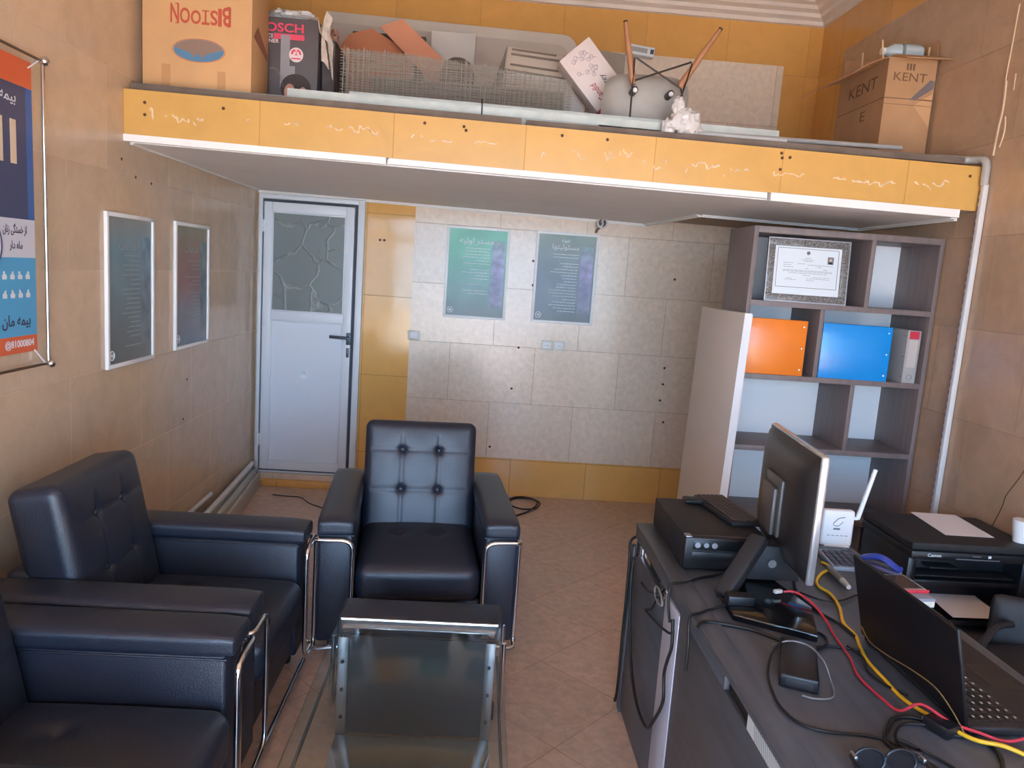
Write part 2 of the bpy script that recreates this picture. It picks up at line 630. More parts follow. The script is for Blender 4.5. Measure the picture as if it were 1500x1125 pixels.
bx = [0.0, 0.736, 1.078, 3.55, W]
bz = [0.0, 0.278, 3.16, H]
mb = MB()
def slab(mb, axis, c, t, a0, a1, z0, z1, mi):
    if axis == 'y':
        mb.box(a0, a1, c, c + t, z0, z1, mi=mi)
    else:
        mb.box(min(c, c + t), max(c, c + t), a0, a1, z0, z1, mi=mi)
slab(mb, 'y', 0.0, 0.2, -0.2, 0.736, 0.0, 3.16, 0)
slab(mb, 'y', 0.0, 0.2, 0.736, 1.078, 0.0, 2.20, 1)
slab(mb, 'y', 0.0, 0.2, 0.736, 1.078, 2.20, 3.16, 0)
slab(mb, 'y', 0.0, 0.2, 1.078, W + 0.2, 0.0, 0.278, 1)
slab(mb, 'y', 0.0, 0.2, 1.078, 3.55, 0.278, 3.16, 0)
slab(mb, 'y', 0.0, 0.2, 3.55, W + 0.2, 0.278, 3.16, 3)
slab(mb, 'y', 0.0, 0.2, -0.2, W + 0.2, 3.16, H, 3)
# drilled anchor holes in the back wall
for x, z in [(0.84, 1.79), (0.87, 1.79), (1.70, 0.36), (1.83, 0.80), (1.86, 1.10), (1.93, 1.55), (1.92, 1.72), (2.93, 1.02), (2.93, 0.90), (2.94, 1.66), (2.92, 0.78), (2.96, 0.62)]:
    mb.cyl((x, -0.0012, z), (x, 0.003, z), 0.009, n=10, mi=2)
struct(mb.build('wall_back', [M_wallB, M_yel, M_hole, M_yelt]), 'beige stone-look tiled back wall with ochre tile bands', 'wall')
mb = MB()
slab(mb, 'x', 0.0, -0.2, FRONT, 0.0, 0.0, H, 0)
for y, z in [(-1.98, 1.99), (-1.69, 1.92), (-2.0, 1.55), (-1.25, 0.93), (-1.3, 0.72), (-1.85, 1.93)]:
    mb.cyl((-0.003, y, z), (0.0012, y, z), 0.007, n=10, mi=1)
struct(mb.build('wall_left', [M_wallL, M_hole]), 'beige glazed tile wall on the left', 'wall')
mb = MB()
slab(mb, 'x', W, 0.2, FRONT, -0.36, 0.0, 3.185, 0)
slab(mb, 'x', W, 0.2, -0.36, 0.0, 0.0, 3.185, 1)
slab(mb, 'x', W, 0.2, FRONT, 0.0, 3.185, H, 1)
# cracks and drips down the tiles
def crack(pts, r, mi):
    mb.tube(smooth([(W - 0.0005, y, z) for y, z in pts], 4), r, n=5, mi=mi)
crack([(-2.52, 1.02), (-2.47, 0.93), (-2.42, 0.85), (-2.41, 0.80), (-2.37, 0.70)], 0.0022, 2)
crack([(-2.013, 2.915), (-2.006, 2.75), (-1.999, 2.598), (-2.004, 2.50), (-2.002, 2.425)], 0.0045, 3)
crack([(-2.006, 2.60), (-2.012, 2.48), (-2.002, 2.40), (-1.995, 2.286)], 0.007, 3)
crack([(-2.059, 2.618), (-2.062, 2.55)], 0.004, 3)
crack([(-2.036, 2.444), (-2.045, 2.38), (-2.028, 2.316)], 0.005, 3)
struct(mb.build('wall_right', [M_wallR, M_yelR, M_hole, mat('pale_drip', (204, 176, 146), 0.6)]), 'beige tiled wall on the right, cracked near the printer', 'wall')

# shop front behind the photographer: white aluminium frame, open double door in the middle, clear glass beside and above it
M_clear = thin_glass('clear_pane', (0.94, 0.97, 0.96), 0.0)
mb = MB()
TOP = 2.62
mb.box(-0.2, W + 0.2, FRONT - 0.2, FRONT, TOP, H)
mb.box(-0.2, 0.0, FRONT - 0.2, FRONT, 0.0, TOP)
mb.box(W, W + 0.2, FRONT - 0.2, FRONT, 0.0, TOP)
struct(mb.build('wall_front', M_wallR), 'tiled shop front wall', 'wall')
def window(nm, x0, x1, z0, z1):
    f = MB(); t = 0.05
    f.box(x0, x0 + t, FRONT - 0.13, FRONT - 0.07, z0, z1, 0.004)
    f.box(x1 - t, x1, FRONT - 0.13, FRONT - 0.07, z0, z1, 0.004)
    f.box(x0 + t, x1 - t, FRONT - 0.13, FRONT - 0.07, z0, z0 + t, 0.004)
    f.box(x0 + t, x1 - t, FRONT - 0.13, FRONT - 0.07, z1 - t, z1, 0.004)
    o = struct(f.build(nm, M_alu), 'white aluminium framed shop window', 'window')
    p = MB(); p.box(x0 + t, x1 - t, FRONT - 0.103, FRONT - 0.097, z0 + t, z1 - t)
    p.build('window_pane', M_clear, o)
window('window_1', 0.0, 1.15, 0.0, 2.10)
window('window_2', 2.75, W, 0.0, 2.10)
window('window_3', 0.0, 1.15, 2.10, TOP)
window('window_4', 1.15, 2.75, 2.10, TOP)
window('window_5', 2.75, W, 2.10, TOP)

# street outside
mb = MB(); mb.box(-14, 18, -26, FRONT - 0.1, -0.14, -0.04)
struct(mb.build('ground', mat('pavement', (196, 182, 164), 0.9, var=0.08, vscale=2)), 'sunlit pavement outside', 'ground')

# loft slab, its plaster underside and mouldings
mb = MB()
y0 = -1.95
mb.prism([(0, y0, lb(0)), (W, y0, lb(W)), (W, y0, lz(W)), (0, y0, lz(0))], (0, -y0, 0), mi=0)
o = struct(mb.build('loft_slab', [M_rough]), 'storage loft slab across the room', 'loft')
mb = MB()
mb.prism([(0, y0, lb(0)), (W - 0.005, y0, lb(W)), (W - 0.005, y0, lz(W)), (0, y0, lz(0))], (0, -0.012, 0), mi=0, bev=0.0)
for x, dz in [(0.09, 0.05), (0.09, 0.10), (0.42, 0.045), (1.28, 0.03), (1.45, 0.03), (1.46, 0.045), (1.88, 0.03), (2.08, 0.03), (2.86, 0.02), (2.865, 0.04), (2.9, 0.035), (2.862, 0.09), (3.73, 0.045)]:
    mb.cyl((x, y0 - 0.0135, lz(x) - dz), (x, y0 - 0.01, lz(x) - dz), 0.007, n=10, mi=1)
rs = random.Random(21)
def scribble(x0, x1, z, amp, n):
    n = max(4, int(n * 1.6)); pts = []; zz = z
    for k in range(n + 1):
        zz = z + 0.45 * (zz - z) + rs.gauss(0, 0.85) * amp
        pts.append((x0 + (x1 - x0) * (k + rs.uniform(-0.45, 0.45)) / n, y0 - 0.0117, zz))
        if k and rs.random() < 0.18 or k == n:
            if len(pts) > 1:
                P = smooth(pts, 3)
                w = rs.uniform(0.6, 1.0)
                mb.tube(P, [w * rs.uniform(0.002, 0.008) * (0.35 if q in (0, len(P) - 1) else 1) for q in range(len(P))], n=5, mi=2)
            pts = []
for x0_, x1_, z_, am, n_ in [(0.11, 0.13, 2.186, 0.020, 3), (0.17, 0.30, 2.184, 0.016, 8), (0.31, 0.34, 2.182, 0.004, 3), (0.52, 0.54, 2.192, 0.004, 2), (0.68, 0.74, 2.182, 0.010, 4), (0.86, 0.93, 2.190, 0.006, 4), (0.95, 1.08, 2.188, 0.010, 9), (1.22, 1.29, 2.176, 0.008, 4), (1.30, 1.40, 2.170, 0.003, 4), (1.50, 1.60, 2.172, 0.010, 5), (1.79, 1.82, 2.165, 0.012, 3), (1.93, 1.99, 2.166, 0.018, 3), (2.07, 2.20, 2.158, 0.026, 10), (2.22, 2.26, 2.150, 0.005, 3), (2.29, 2.35, 2.150, 0.012, 3), (2.44, 2.62, 2.148, 0.016, 9), (2.64, 2.72, 2.146, 0.008, 5), (2.83, 2.98, 2.150, 0.010, 7), (3.10, 3.17, 2.145, 0.009, 4), (3.19, 3.40, 2.140, 0.008, 8), (3.48, 3.56, 2.140, 0.010, 3), (3.56, 3.64, 2.150, 0.016, 3)]:
    scribble(x0_, x1_, z_, am, n_)
struct(mb.build('loft_fascia', [M_fascia, M_hole, mat('pale_glue', (232, 204, 168), 0.7)]), 'ochre tiled loft fascia with pale glue smears', 'loft')
mb = MB()
def under(pts, dz0, dz1, mi=0):
    mb.prism([(x, y, lb(x) - dz1) for x, y in pts], (0, 0, dz1 - dz0), mi=mi)
pl = [(0.03, -1.92), (3.72, -1.92), (3.72, -1.0), (2.78, -1.0), (2.74, -0.3), (2.70, -0.03), (0.03, -0.03)]
under(pl, 0.0, 0.03)
struct(mb.build('loft_soffit', M_plaster), 'white plaster soffit under the loft', 'ceiling')
def trim(nm, path, w, h, lab):
    """stepped moulding following the soffit border"""
    mb = MB()
    for i in range(len(path) - 1):
        a = Vector((path[i][0], path[i][1], lb(path[i][0])))
        b = Vector((path[i + 1][0], path[i + 1][1], lb(path[i + 1][0])))
        d = (b - a); L_ = d.length; d.normalize()
        nrm = Vector((-d.y, d.x, 0)).normalized()
        for k, (ww, zz0, zz1) in enumerate([(w, 0.0, -h), (w * 0.62, -h, -h * 1.5), (w * 0.3, -h * 1.5, -h * 1.8)]):
            p = [a + nrm * 0 + Vector((0, 0, zz0)), a + nrm * ww + Vector((0, 0, zz0)), a + nrm * ww + Vector((0, 0, zz1)), a + Vector((0, 0, zz1))]
            mb.prism(p, b - a)
    return struct(mb.build(nm, M_trimw, ang=30), lab, 'moulding')
trim('trim_1', [(1.12, -1.965), (0.0, -1.965)][::-1], 0.06, 0.016, 'white moulding under the fascia, left length')
trim('trim_2', [(1.13, -1.955), (2.82, -1.955)], 0.05, 0.014, 'white moulding under the fascia, middle length')
trim('trim_3', [(2.83, -1.975), (3.70, -1.975)], 0.07, 0.020, 'white moulding under the fascia, right length')
trim('trim_4', [(2.70, 0.0), (0.0, 0.0)], 0.05, 0.026, 'white moulding along the top of the back wall')
trim('trim_5', [(3.74, -1.9), (3.74, -1.0), (2.80, -1.0), (2.74, -0.30), (2.70, 0.0)], 0.05, 0.024, 'stepped moulding round the soffit above the bookcase')
trim('trim_6', [(0.0, 0.0), (0.0, -1.9)], 0.045, 0.020, 'white moulding along the left wall')
# cornice between walls and ceiling
def cornice(nm, a, b, inward, lab):
    mb = MB()
    prof = [(0, 0), (0.15, 0), (0.15, -0.02), (0.115, -0.03), (0.10, -0.05), (0.06, -0.062), (0.055, -0.085), (0.022, -0.10), (0.018, -0.125), (0, -0.13)]
    a = Vector(a); b = Vector(b); n = Vector(inward)
    mb.prism([a + n * p + Vector((0, 0, q)) for p, q in prof], b - a)
    return struct(mb.build(nm, M_trimw2, ang=25), lab, 'cornice')
M_trimw2 = mat('cornice_plaster', (226, 210, 198), 0.75, var=0.05, vscale=6)
cornice('trim_7', (0, 0, H), (W, 0, H), (0, -1, 0), 'plaster cornice on the back wall')
cornice('trim_8', (W, 0, H), (W, FRONT, H), (-1, 0, 0), 'plaster cornice on the right wall')
cornice('trim_9', (0, 0, H), (0, FRONT, H), (1, 0, 0), 'plaster cornice on the left wall')

# door with its frame, frosted pane, lower panel and handle, above a tiled step
mb = MB()
mb.box(0.002, 0.735, -0.10, 0.0, 0.0, 0.045, 0.003, mi=1)
mb.box(0.002, 0.735, -0.06, 0.0, 0.045, 0.085, 0.003, mi=0)
struct(mb.build('trim_10', [M_wallB, M_yel]), 'low tiled step under the white door', 'step')
mb = MB()
fx0, fx1, fz0, fz1 = 0.018, 0.735, 0.085, 2.045
mb.box(fx0, fx0 + 0.022, -0.045, 0.0, fz0, fz1, 0.003)
mb.box(fx1 - 0.045, fx1, -0.045, 0.0, fz0, fz1, 0.003)
mb.box(fx0 + 0.022, fx1 - 0.045, -0.045, 0.0, fz1 - 0.030, fz1, 0.003)
mb.box(fx0 + 0.022, fx1 - 0.045, -0.03, 0.0, fz0, fz0 + 0.012, 0.002)
mb.box(fx0 + 0.022, fx1 - 0.045, -0.018, -0.002, fz0 + 0.012, fz1 - 0.03, mi=1)
door = struct(mb.build('door_1', [M_alu, M_rubber]), 'white aluminium door with a frosted glass upper pane', 'door')
lx0, lx1, lz0, lz1 = 0.052, 0.668, 0.112, 1.995
mb = MB(); st = 0.056; yb = -0.05; yf = -0.018
mb.box(lx0, lx0 + st, yb, yf, lz0, lz1, 0.004)
mb.box(lx1 - st, lx1, yb, yf, lz0, lz1, 0.004)
mb.box(lx0 + st, lx1 - st, yb, yf, lz0, lz0 + 0.06, 0.004)
mb.box(lx0 + st, lx1 - st, yb, yf, lz1 - 0.064, lz1, 0.004)
mb.box(lx0 + st, lx1 - st, yb, yf, 1.188, 1.25, 0.004)
# glazing beads
for za, zb in [(0.172, 1.188), (1.25, 1.931)]:
    b_ = 0.010
    mb.box(lx0 + st, lx0 + st + b_, yb - 0.003, yf, za, zb, 0.002)
    mb.box(lx1 - st - b_, lx1 - st, yb - 0.003, yf, za, zb, 0.002)
    mb.box(lx0 + st, lx1 - st, yb - 0.003, yf, za, za + b_, 0.002)
    mb.box(lx0 + st, lx1 - st, yb - 0.003, yf, zb - b_, zb, 0.002)
leaf = mb.build('door_leaf', M_alu, door)
mb = MB()
dent = (0.352, 0.811)
def dentf(u, v):
    x = 0.118 + u * 0.484; z = 0.182 + v * 0.996
    d = math.hypot(x - dent[0], z - dent[1])
    return (x, -0.036 + 0.010 * math.exp(-(d / 0.016) ** 2), z)
mb.sheet(dentf, 48, 90, 0.006)
mb.build('door_panel', mat('door_sheet', (226, 231, 240), 0.33, var=0.015, vscale=2), leaf, ang=60)

def frosted():
    m = bpy.data.materials.new('frosted_glass')
    m.use_nodes = True
    nt = m.node_tree; N = nt.nodes.new; L = nt.links.new
    b = nt.nodes['Principled BSDF']
    b.inputs['Roughness'].default_value = 0.34
    tc = N('ShaderNodeTexCoord')
    ns = N('ShaderNodeTexNoise'); ns.inputs['Scale'].default_value = 5; ns.inputs['Detail'].default_value = 3
    L(tc.outputs['Object'], ns.inputs['Vector'])
    mp = N('ShaderNodeMixRGB'); mp.inputs[0].default_value = 0.16
    L(tc.outputs['Object'], mp.inputs[1]); L(ns.outputs[1], mp.inputs[2])
    vo = N('ShaderNodeTexVoronoi'); vo.feature = 'DISTANCE_TO_EDGE'; vo.inputs['Scale'].default_value = 5.5
    L(mp.outputs[0], vo.inputs['Vector'])
    cr = N('ShaderNodeMapRange'); cr.inputs['From Min'].default_value = 0.0; cr.inputs['From Max'].default_value = 0.05
    cr.inputs['To Min'].default_value = 1; cr.inputs['To Max'].default_value = 0
    L(vo.outputs['Distance'], cr.inputs[0])
    n2 = N('ShaderNodeTexNoise'); n2.inputs['Scale'].default_value = 7
    L(tc.outputs['Object'], n2.inputs['Vector'])
    c2 = N('ShaderNodeMapRange'); c2.inputs['From Min'].default_value = 0.48; c2.inputs['From Max'].default_value = 0.62
    L(n2.outputs[0], c2.inputs[0])
    mu = N('ShaderNodeMath'); mu.operation = 'MULTIPLY'
    L(cr.outputs[0], mu.inputs[0]); L(c2.outputs[0], mu.inputs[1])
    mx = N('ShaderNodeMixRGB'); mx.inputs[1].default_value = lin((120, 126, 124)); mx.inputs[2].default_value = lin((160, 164, 158))
    L(mu.outputs[0], mx.inputs[0]); L(mx.outputs[0], b.inputs['Base Color'])
    bp = N('ShaderNodeBump'); bp.inputs['Strength'].default_value = 0.5; bp.inputs['Distance'].default_value = 0.004
    L(cr.outputs[0], bp.inputs['Height']); L(bp.outputs[0], b.inputs['Normal'])
    return m
mb = MB(); mb.box(0.118, 0.602, -0.040, -0.034, 1.26, 1.921)
mb.build('door_pane', frosted(), leaf)
mb = MB()
mb.box(0.640, 0.672, -0.058, -0.048, 1.045, 1.13, 0.003)
mb.cyl((0.655, -0.05, 1.095), (0.655, -0.095, 1.095), 0.011)
mb.tube(fillet([(0.655, -0.088, 1.095), (0.60, -0.092, 1.096), (0.53, -0.088, 1.098)], 0.02), 0.011, n=10)
mb.build('door_handle', mat('gunmetal', (84, 88, 94), 0.4, metal=0.6), leaf)
mb = MB()
mb.box(0.642, 0.662, -0.054, -0.048, 0.955, 1.022, 0.002)
for zz in (0.968, 0.988, 1.008):
    mb.cyl((0.652, -0.0555, zz), (0.652, -0.053, zz), 0.004, n=8, mi=1)
mb.build('lock_plate', [mat('gunmetal', (0, 0, 0)), M_chrome], leaf)
for zz in (0.33, 1.83):
    mb = MB()
    mb.cyl((0.040, -0.056, zz - 0.045), (0.040, -0.056, zz + 0.045), 0.010, n=12)
    mb.box(0.022, 0.060, -0.052, -0.045, zz - 0.04, zz + 0.04, 0.002)
    mb.build('door_hinge', M_alu, door)
# ================================================================== FURNITURE
# ------------------------------------------------------------------ armchairs
def make_armchair(label, loc, rz):
    t = thing('armchair', label, 'armchair', (0, 0, 0), 0, 'black leather armchairs')
    hw = 0.415; ai = 0.268
    for s in (-1, 1):
        a, b = (ai, hw) if s > 0 else (-hw, -ai)
        mb = MB()
        mb.box(a + 0.004, b - 0.004, -0.39, 0.39, 0.06, 0.53, 0.012, 3)
        pad = lambda p, n: p + Vector((0, 0, 0.006 * max(0, 1 - (p.x / 0.075) ** 2) if p.z > 0 else 0))
        mb.rbox(((a + b) / 2, -0.003, 0.555), ((b - a) / 2 + 0.004, 0.412, 0.032), 0.02, 10, pad)
        # welt seam under the pad
        mb.box(a - 0.001, b + 0.001, -0.394, 0.394, 0.517, 0.523, 0.002)
        mb.build('armrest', M_leather, t, ang=50)
        xi, xo = (ai + 0.002, hw + 0.004) if s > 0 else (-ai - 0.002, -hw - 0.004)
        yf = -0.412
        mb = MB()
        mb.tube(fillet([(xo, yf + 0.03, 0.06), (xo, yf + 0.03, 0.505), (xo, yf - 0.012, 0.512), (xi, yf - 0.012, 0.512), (xi, yf - 0.012, 0.06), (xo, yf - 0.012, 0.045)], 0.05, 6, closed=True), 0.0095, n=10, closed=True)
        mb.build('chrome_tube', M_chrome, t, ang=60)
        for yy in (-0.33, 0.33):
            mb = MB()
            mb.cyl(((a + b) / 2, yy, 0.0), ((a + b) / 2, yy, 0.062), 0.024, 0.03)
            mb.build('foot', M_darkmat, t)
    # seat box and cushion
    mb = MB()
    mb.box(-ai, ai, -0.375, 0.36, 0.075, 0.24, 0.014, 3)
    mb.build('seat_base', M_leather, t)
    mb = MB()
    def seatf(p, n):
        q = p.copy()
        if n.z > 0.2 or p.z > 0.06:
            q.z += 0.022 * max(0, 1 - (p.x / 0.27) ** 2) * max(0, 1 - (p.y / 0.33) ** 2)
            for bx_ in (-0.085, 0.085):
                d = math.hypot(p.x - bx_, p.y - 0.06)
                q.z -= 0.020 * math.exp(-(d / 0.035) ** 2)
        if n.y < -0.2:
            q.y -= 0.012 * max(0, 1 - (p.x / 0.27) ** 2)
        return q
    mb.rbox((0, -0.10, 0.318), (0.262, 0.315, 0.078), 0.05, 34, seatf)
    cush = mb.build('seat_cushion', M_leather, t, ang=60)
    for bx_ in (-0.085, 0.085):
        mb = MB(); mb.ball((bx_, -0.04, 0.392), 0.012, (1, 1, 0.55), 8)
        mb.build('button', M_leather, cush)
    # leaning tufted backrest
    lean = Matrix.Translation((0, 0.20, 0.31)) @ Matrix.Rotation(R(-11), 4, 'X')
    mb = MB()
    bts = [(-0.088, 0.17), (0.088, 0.17), (-0.088, -0.02), (0.088, -0.02)]
    def backf(p, n):
        q = p.copy()
        if p.y < 0.0:
            k = min(1.0, max(0.0, -p.y / 0.07))
            puff = 0.020 * max(0, 1 - (p.x / 0.268) ** 4) * max(0, 1 - ((p.z) / 0.31) ** 4)
            dimple = 0.0
            for bx_, bz_ in bts:
                d = math.hypot(p.x - bx_, p.z - bz_)
                dimple += 0.016 * math.exp(-(d / 0.016) ** 2) + 0.006 * math.exp(-(d / 0.05) ** 2)
            seam = 0.0
            for bx_ in (-0.088, 0.088):
                seam += 0.004 * math.exp(-((p.x - bx_) / 0.007) ** 2)
            for bz_ in (0.17, -0.02):
                seam += 0.004 * math.exp(-((p.z - bz_) / 0.007) ** 2)
            if abs(p.x) > 0.235 or p.z > 0.25: seam = 0
            q.y -= k * (puff - dimple - seam)
        return q
    mb.rbox((0, 0, 0.255), (0.268, 0.085, 0.31), 0.038, 62, backf, M=lean)
    back = mb.build('backrest', M_leather, t, ang=60)
    for bx_, bz_ in bts:
        mb = MB(); c = lean @ Vector((bx_, -0.086, 0.255 + bz_))
        mb.ball(c, 0.013, (1, 0.6, 1), 8)
        mb.build('button', M_leather, back)
    mb = MB()
    mb.box(-0.27, 0.27, 0.30, 0.385, 0.07, 0.60, 0.02, 3)
    mb.build('back_panel', M_leather, t)
    mb = MB()
    mb.tube([(-ai, -0.424, 0.052), (ai, -0.424, 0.052)], 0.0095, n=10)
    mb.build('front_rail', M_chrome, t)
    t.location = loc; t.rotation_euler = (0, 0, rz)
    WM[t.name] = Matrix.Translation(loc) @ Matrix.Rotation(rz, 4, 'Z')
    return t
ch = make_armchair('black leather armchair facing the camera, back to the back wall', (1.345, -1.985, 0), R(5.5))
copy_tree(ch, (0.535, -2.815, 0), R(90), 'black leather armchair against the left wall below the two framed posters, farther of the pair')
copy_tree(ch, (0.545, -3.675, 0), R(90), 'black leather armchair nearest the camera, cut off at the bottom left')

# ------------------------------------------------------------------ coffee table
t = thing('coffee_table', 'glass and chrome coffee table with black leather end blocks before the armchairs', 'table', (1.43, -3.35, 0))
tx0, tx1 = 1.150, 1.712
for yA, yB in ((-2.885, -2.725), (-3.975, -3.815)):
    mb = MB()
    mb.box(tx0 - 0.008, tx1 + 0.008, yA, yB, 0.335, 0.408, 0.014, 3)
    blk = mb.build('end_block', M_leather, t)
    yc = yA if yB > -3 else yB
    mb = MB()
    mb.box(tx0 + 0.055, tx1 - 0.05, (yA + yB) / 2 - 0.075, (yA + yB) / 2 + 0.055, 0.045, 0.338, 0.006)
    mb.build('end_panel', M_leather, t)
    for xx in (tx0 + 0.0, tx1 - 0.0):
        sgn = -1 if xx < 1.4 else 1
        mb = MB()
        mb.tube(fillet([(xx + sgn * 0.016, yB - 0.012, 0.33), (xx + sgn * 0.022, yB - 0.012, 0.06), (xx + sgn * 0.022, yA + 0.012, 0.06), (xx + sgn * 0.016, yA + 0.012, 0.33)], 0.03), 0.009, n=8)
        mb.build('chrome_tube', M_chrome, t, ang=60)
        mb = MB(); mb.cyl((xx + sgn * -0.02, (yA + yB) / 2, 0), (xx + sgn * -0.02, (yA + yB) / 2, 0.06), 0.02, n=12)
        mb.build('foot', M_darkmat, t)
mb = MB()
mb.box(tx0, tx1, -3.812, -2.889, 0.392, 0.402, 0.002)
M_tglass = thin_glass('table_glass', (0.84, 0.88, 0.87), 0.03, 0.12)
mb.build('glass_top', M_tglass, t)
mb = MB()
mb.tube([(tx0 + 0.01, -2.892, 0.404), (tx1 - 0.01, -2.892, 0.404)], 0.006, n=8)
mb.box(tx0 + 0.02, tx1 - 0.02, -2.925, -2.895, 0.370, 0.390, 0.003)
mb.build('end_trim', M_chrome, t)
for xx in (tx0 + 0.018, tx1 - 0.052):
    for yy in (-2.985, -3.745):
        mb = MB()
        mb.box(xx, xx + 0.034, yy - 0.004, yy, 0.03, 0.385, 0.001)
        for zz in (0.10, 0.20, 0.30):
            mb.cyl((xx + 0.017, yy - 0.009, zz), (xx + 0.017, yy - 0.003, zz), 0.006, n=10, mi=1)
        mb.build('leg', [M_steel, M_dark], t)
for yy in (-2.98, -3.745):
    mb = MB()
    mb.box(tx0 + 0.05, tx1 - 0.05, yy, yy + 0.012, 0.035, 0.385, 0.002)
    mb.build('end_board', mat('dark_board', (46, 52, 58), 0.5), t)
for xx in (tx0 + 0.002, tx1 - 0.012):
    mb = MB(); mb.box(xx, xx + 0.008, -3.80, -2.93, 0.30, 0.312, 0.001)
    mb.build('side_rail', M_rubber, t)
mb = MB()
mb.box(tx0 + 0.02, tx1 - 0.02, -3.80, -2.99, 0.026, 0.034, 0.001)
mb.build('lower_shelf', mat('lower_glass', (96, 102, 102), 0.08, spec=0.7, coat=0.2), t)

# ------------------------------------------------------------------ bookcase with binders and certificate
bx0, bx1, by0, by1 = 2.855, 3.795, -1.75, -1.39
t = thing('bookcase', 'tall dark laminate bookcase with white back panels in the right corner', 'bookcase', (3.325, -1.57, 0))
th = 0.022
for x in (bx0, bx1 - th):
    mb = MB(); mb.box(x, x + th, by0, by1, 0.0, 1.93, 0.001); mb.build('side_panel', M_shelf, t)
mb = MB(); mb.box(bx0 + th, bx1 - th, by0, by1, 1.90, 1.93, 0.001); mb.build('top_panel', M_shelf, t)
SH = [1.552, 1.192, 0.832, 0.465, 0.09]
for z in SH:
    mb = MB(); mb.box(bx0 + th, bx1 - th, by0 + 0.002, by1 - 0.012, z, z + 0.026, 0.001); mb.build('shelf', M_shelf, t)
for i, x in enumerate((3.436, 3.226, 3.425, 3.226)):
    zt = 1.90 if i == 0 else SH[i - 1]
    mb = MB(); mb.box(x, x + th, by0 + 0.002, by1 - 0.012, SH[i] + 0.026, zt, 0.001); mb.build('divider', M_shelf, t)
mb = MB(); mb.box(bx0 + 0.004, bx1 - 0.004, by1 - 0.012, by1 - 0.004, 0.0, 1.928); mb.build('back_panel', M_white, t)
mb = MB(); mb.box(bx0 + th, bx1 - th, by0 + 0.03, by0 + 0.05, 0.0, 0.09); mb.build('plinth', M_shelf, t)

def binder(label, x0, x1, y0, z0, h, rgb, d, yaw=0.0, spine_label=False, gloss=0.3):
    """lever-arch file standing on its long edge: two boards, a spine and the paper between them"""
    cx = (x0 + x1) / 2; w = x1 - x0
    t = thing('binder', label, 'binder', (cx, y0, z0), yaw, 'lever-arch files in the bookcase')
    M_ = WM[t.name]
    m = mat('binder_%d_%d_%d' % rgb, rgb, gloss, spec=0.5, coat=0.25)
    mb = MB(); mb.box(-w / 2, w / 2, 0.0, 0.004, 0, h, 0.0015, M=M_); mb.build('front_cover', m, t)
    mb = MB(); mb.box(-w / 2, w / 2, d - 0.004, d, 0, h, 0.0015, M=M_); mb.build('back_cover', m, t)
    mb = MB(); mb.box(w / 2 - 0.004, w / 2, 0.004, d - 0.004, 0, h, 0.001, M=M_)
    sp = mb.build('spine', m, t)
    if spine_label:
        mb = MB(); mb.box(w / 2, w / 2 + 0.0012, 0.012, d - 0.012, h * 0.30, h * 0.82, M=M_); mb.build('spine_label', mat('grey_label', (196, 186, 180), 0.7), sp)
        mb = MB(); mb.box(w / 2, w / 2 + 0.0014, 0.010, d - 0.010, h * 0.84, h * 0.985, M=M_); mb.build('red_tab', M_red, sp)
        mb = MB(); mb.tube(smooth([M_ @ Vector((w / 2 + 0.001, d / 2 + 0.012 * math.cos(a), h * 0.12 + 0.012 * math.sin(a))) for a in [k * math.pi / 5 for k in range(10)]], 2, True), 0.002, n=6, closed=True)
        mb.build('finger_ring', M_chrome, sp)
    mb = MB(); mb.box(-w / 2 + 0.012, w / 2 - 0.018, 0.008, d - 0.012, 0.008, h - 0.012, M=M_); mb.build('papers', M_paper, t)
    # metal edge rivets on the front cover
    for zz in (0.03, h - 0.03, h * 0.5):
        mb = MB(); mb.cyl(M_ @ Vector((w / 2 - 0.018, -0.0015, zz)), M_ @ Vector((w / 2 - 0.018, 0.001, zz)), 0.004, n=8)
        mb.build('rivet', M_chrome, t)
    return t
zs = SH[1] + 0.026
binder('orange lever-arch file on the second shelf of the bookcase', 2.885, 3.178, -1.735, zs, 0.272, (250, 136, 44), 0.075)
binder('bright blue lever-arch file in the middle of the second shelf', 3.256, 3.600, -1.742, zs, 0.270, (20, 150, 232), 0.07, yaw=R(-2), gloss=0.22)
binder('grey lever-arch file with a red tab at the right end of the second shelf', 3.542, 3.822, -1.600, zs, 0.262, (168, 166, 166), 0.068, yaw=R(-90), spine_label=True, gloss=0.5)

t = thing('certificate', 'framed white certificate with a small photo standing on the top shelf', 'certificate', (3.16, -1.72, SH[0] + 0.026))
Mc = Matrix.Translation((3.150, -1.715, SH[0] + 0.027)) @ Matrix.Rotation(R(-4), 4, 'X')
cw, chh = 0.405, 0.305
mb = MB(); fb = 0.036
for a in ((-cw / 2, cw / 2, 0, fb), (-cw / 2, cw / 2, chh - fb, chh)):
    mb.box(a[0], a[1], -0.012, 0.008, a[2], a[3], 0.004, M=Mc)
for a in ((-cw / 2, -cw / 2 + fb), (cw / 2 - fb, cw / 2)):
    mb.box(a[0], a[1], -0.012, 0.008, fb, chh - fb, 0.004, M=Mc)
mb.build('frame', mat('marbled_frame', (66, 62, 62), 0.35, var=0.6, vscale=130, rgb2=(150, 146, 142)), t)
mb = MB()
for a in ((-cw / 2 - 0.002, cw / 2 + 0.002, -0.002, 0.003), (-cw / 2 - 0.002, cw / 2 + 0.002, chh - 0.003, chh + 0.002)):
    mb.box(a[0], a[1], -0.013, -0.004, a[2], a[3], M=Mc)
for a in ((-cw / 2 - 0.002, -cw / 2 + 0.003), (cw / 2 - 0.003, cw / 2 + 0.002)):
    mb.box(a[0], a[1], -0.013, -0.004, 0, chh, M=Mc)
mb.build('silver_edge', M_steel, t)
mb = MB(); mb.box(-cw / 2 + fb, cw / 2 - fb, -0.004, 0.006, fb, chh - fb, M=Mc)
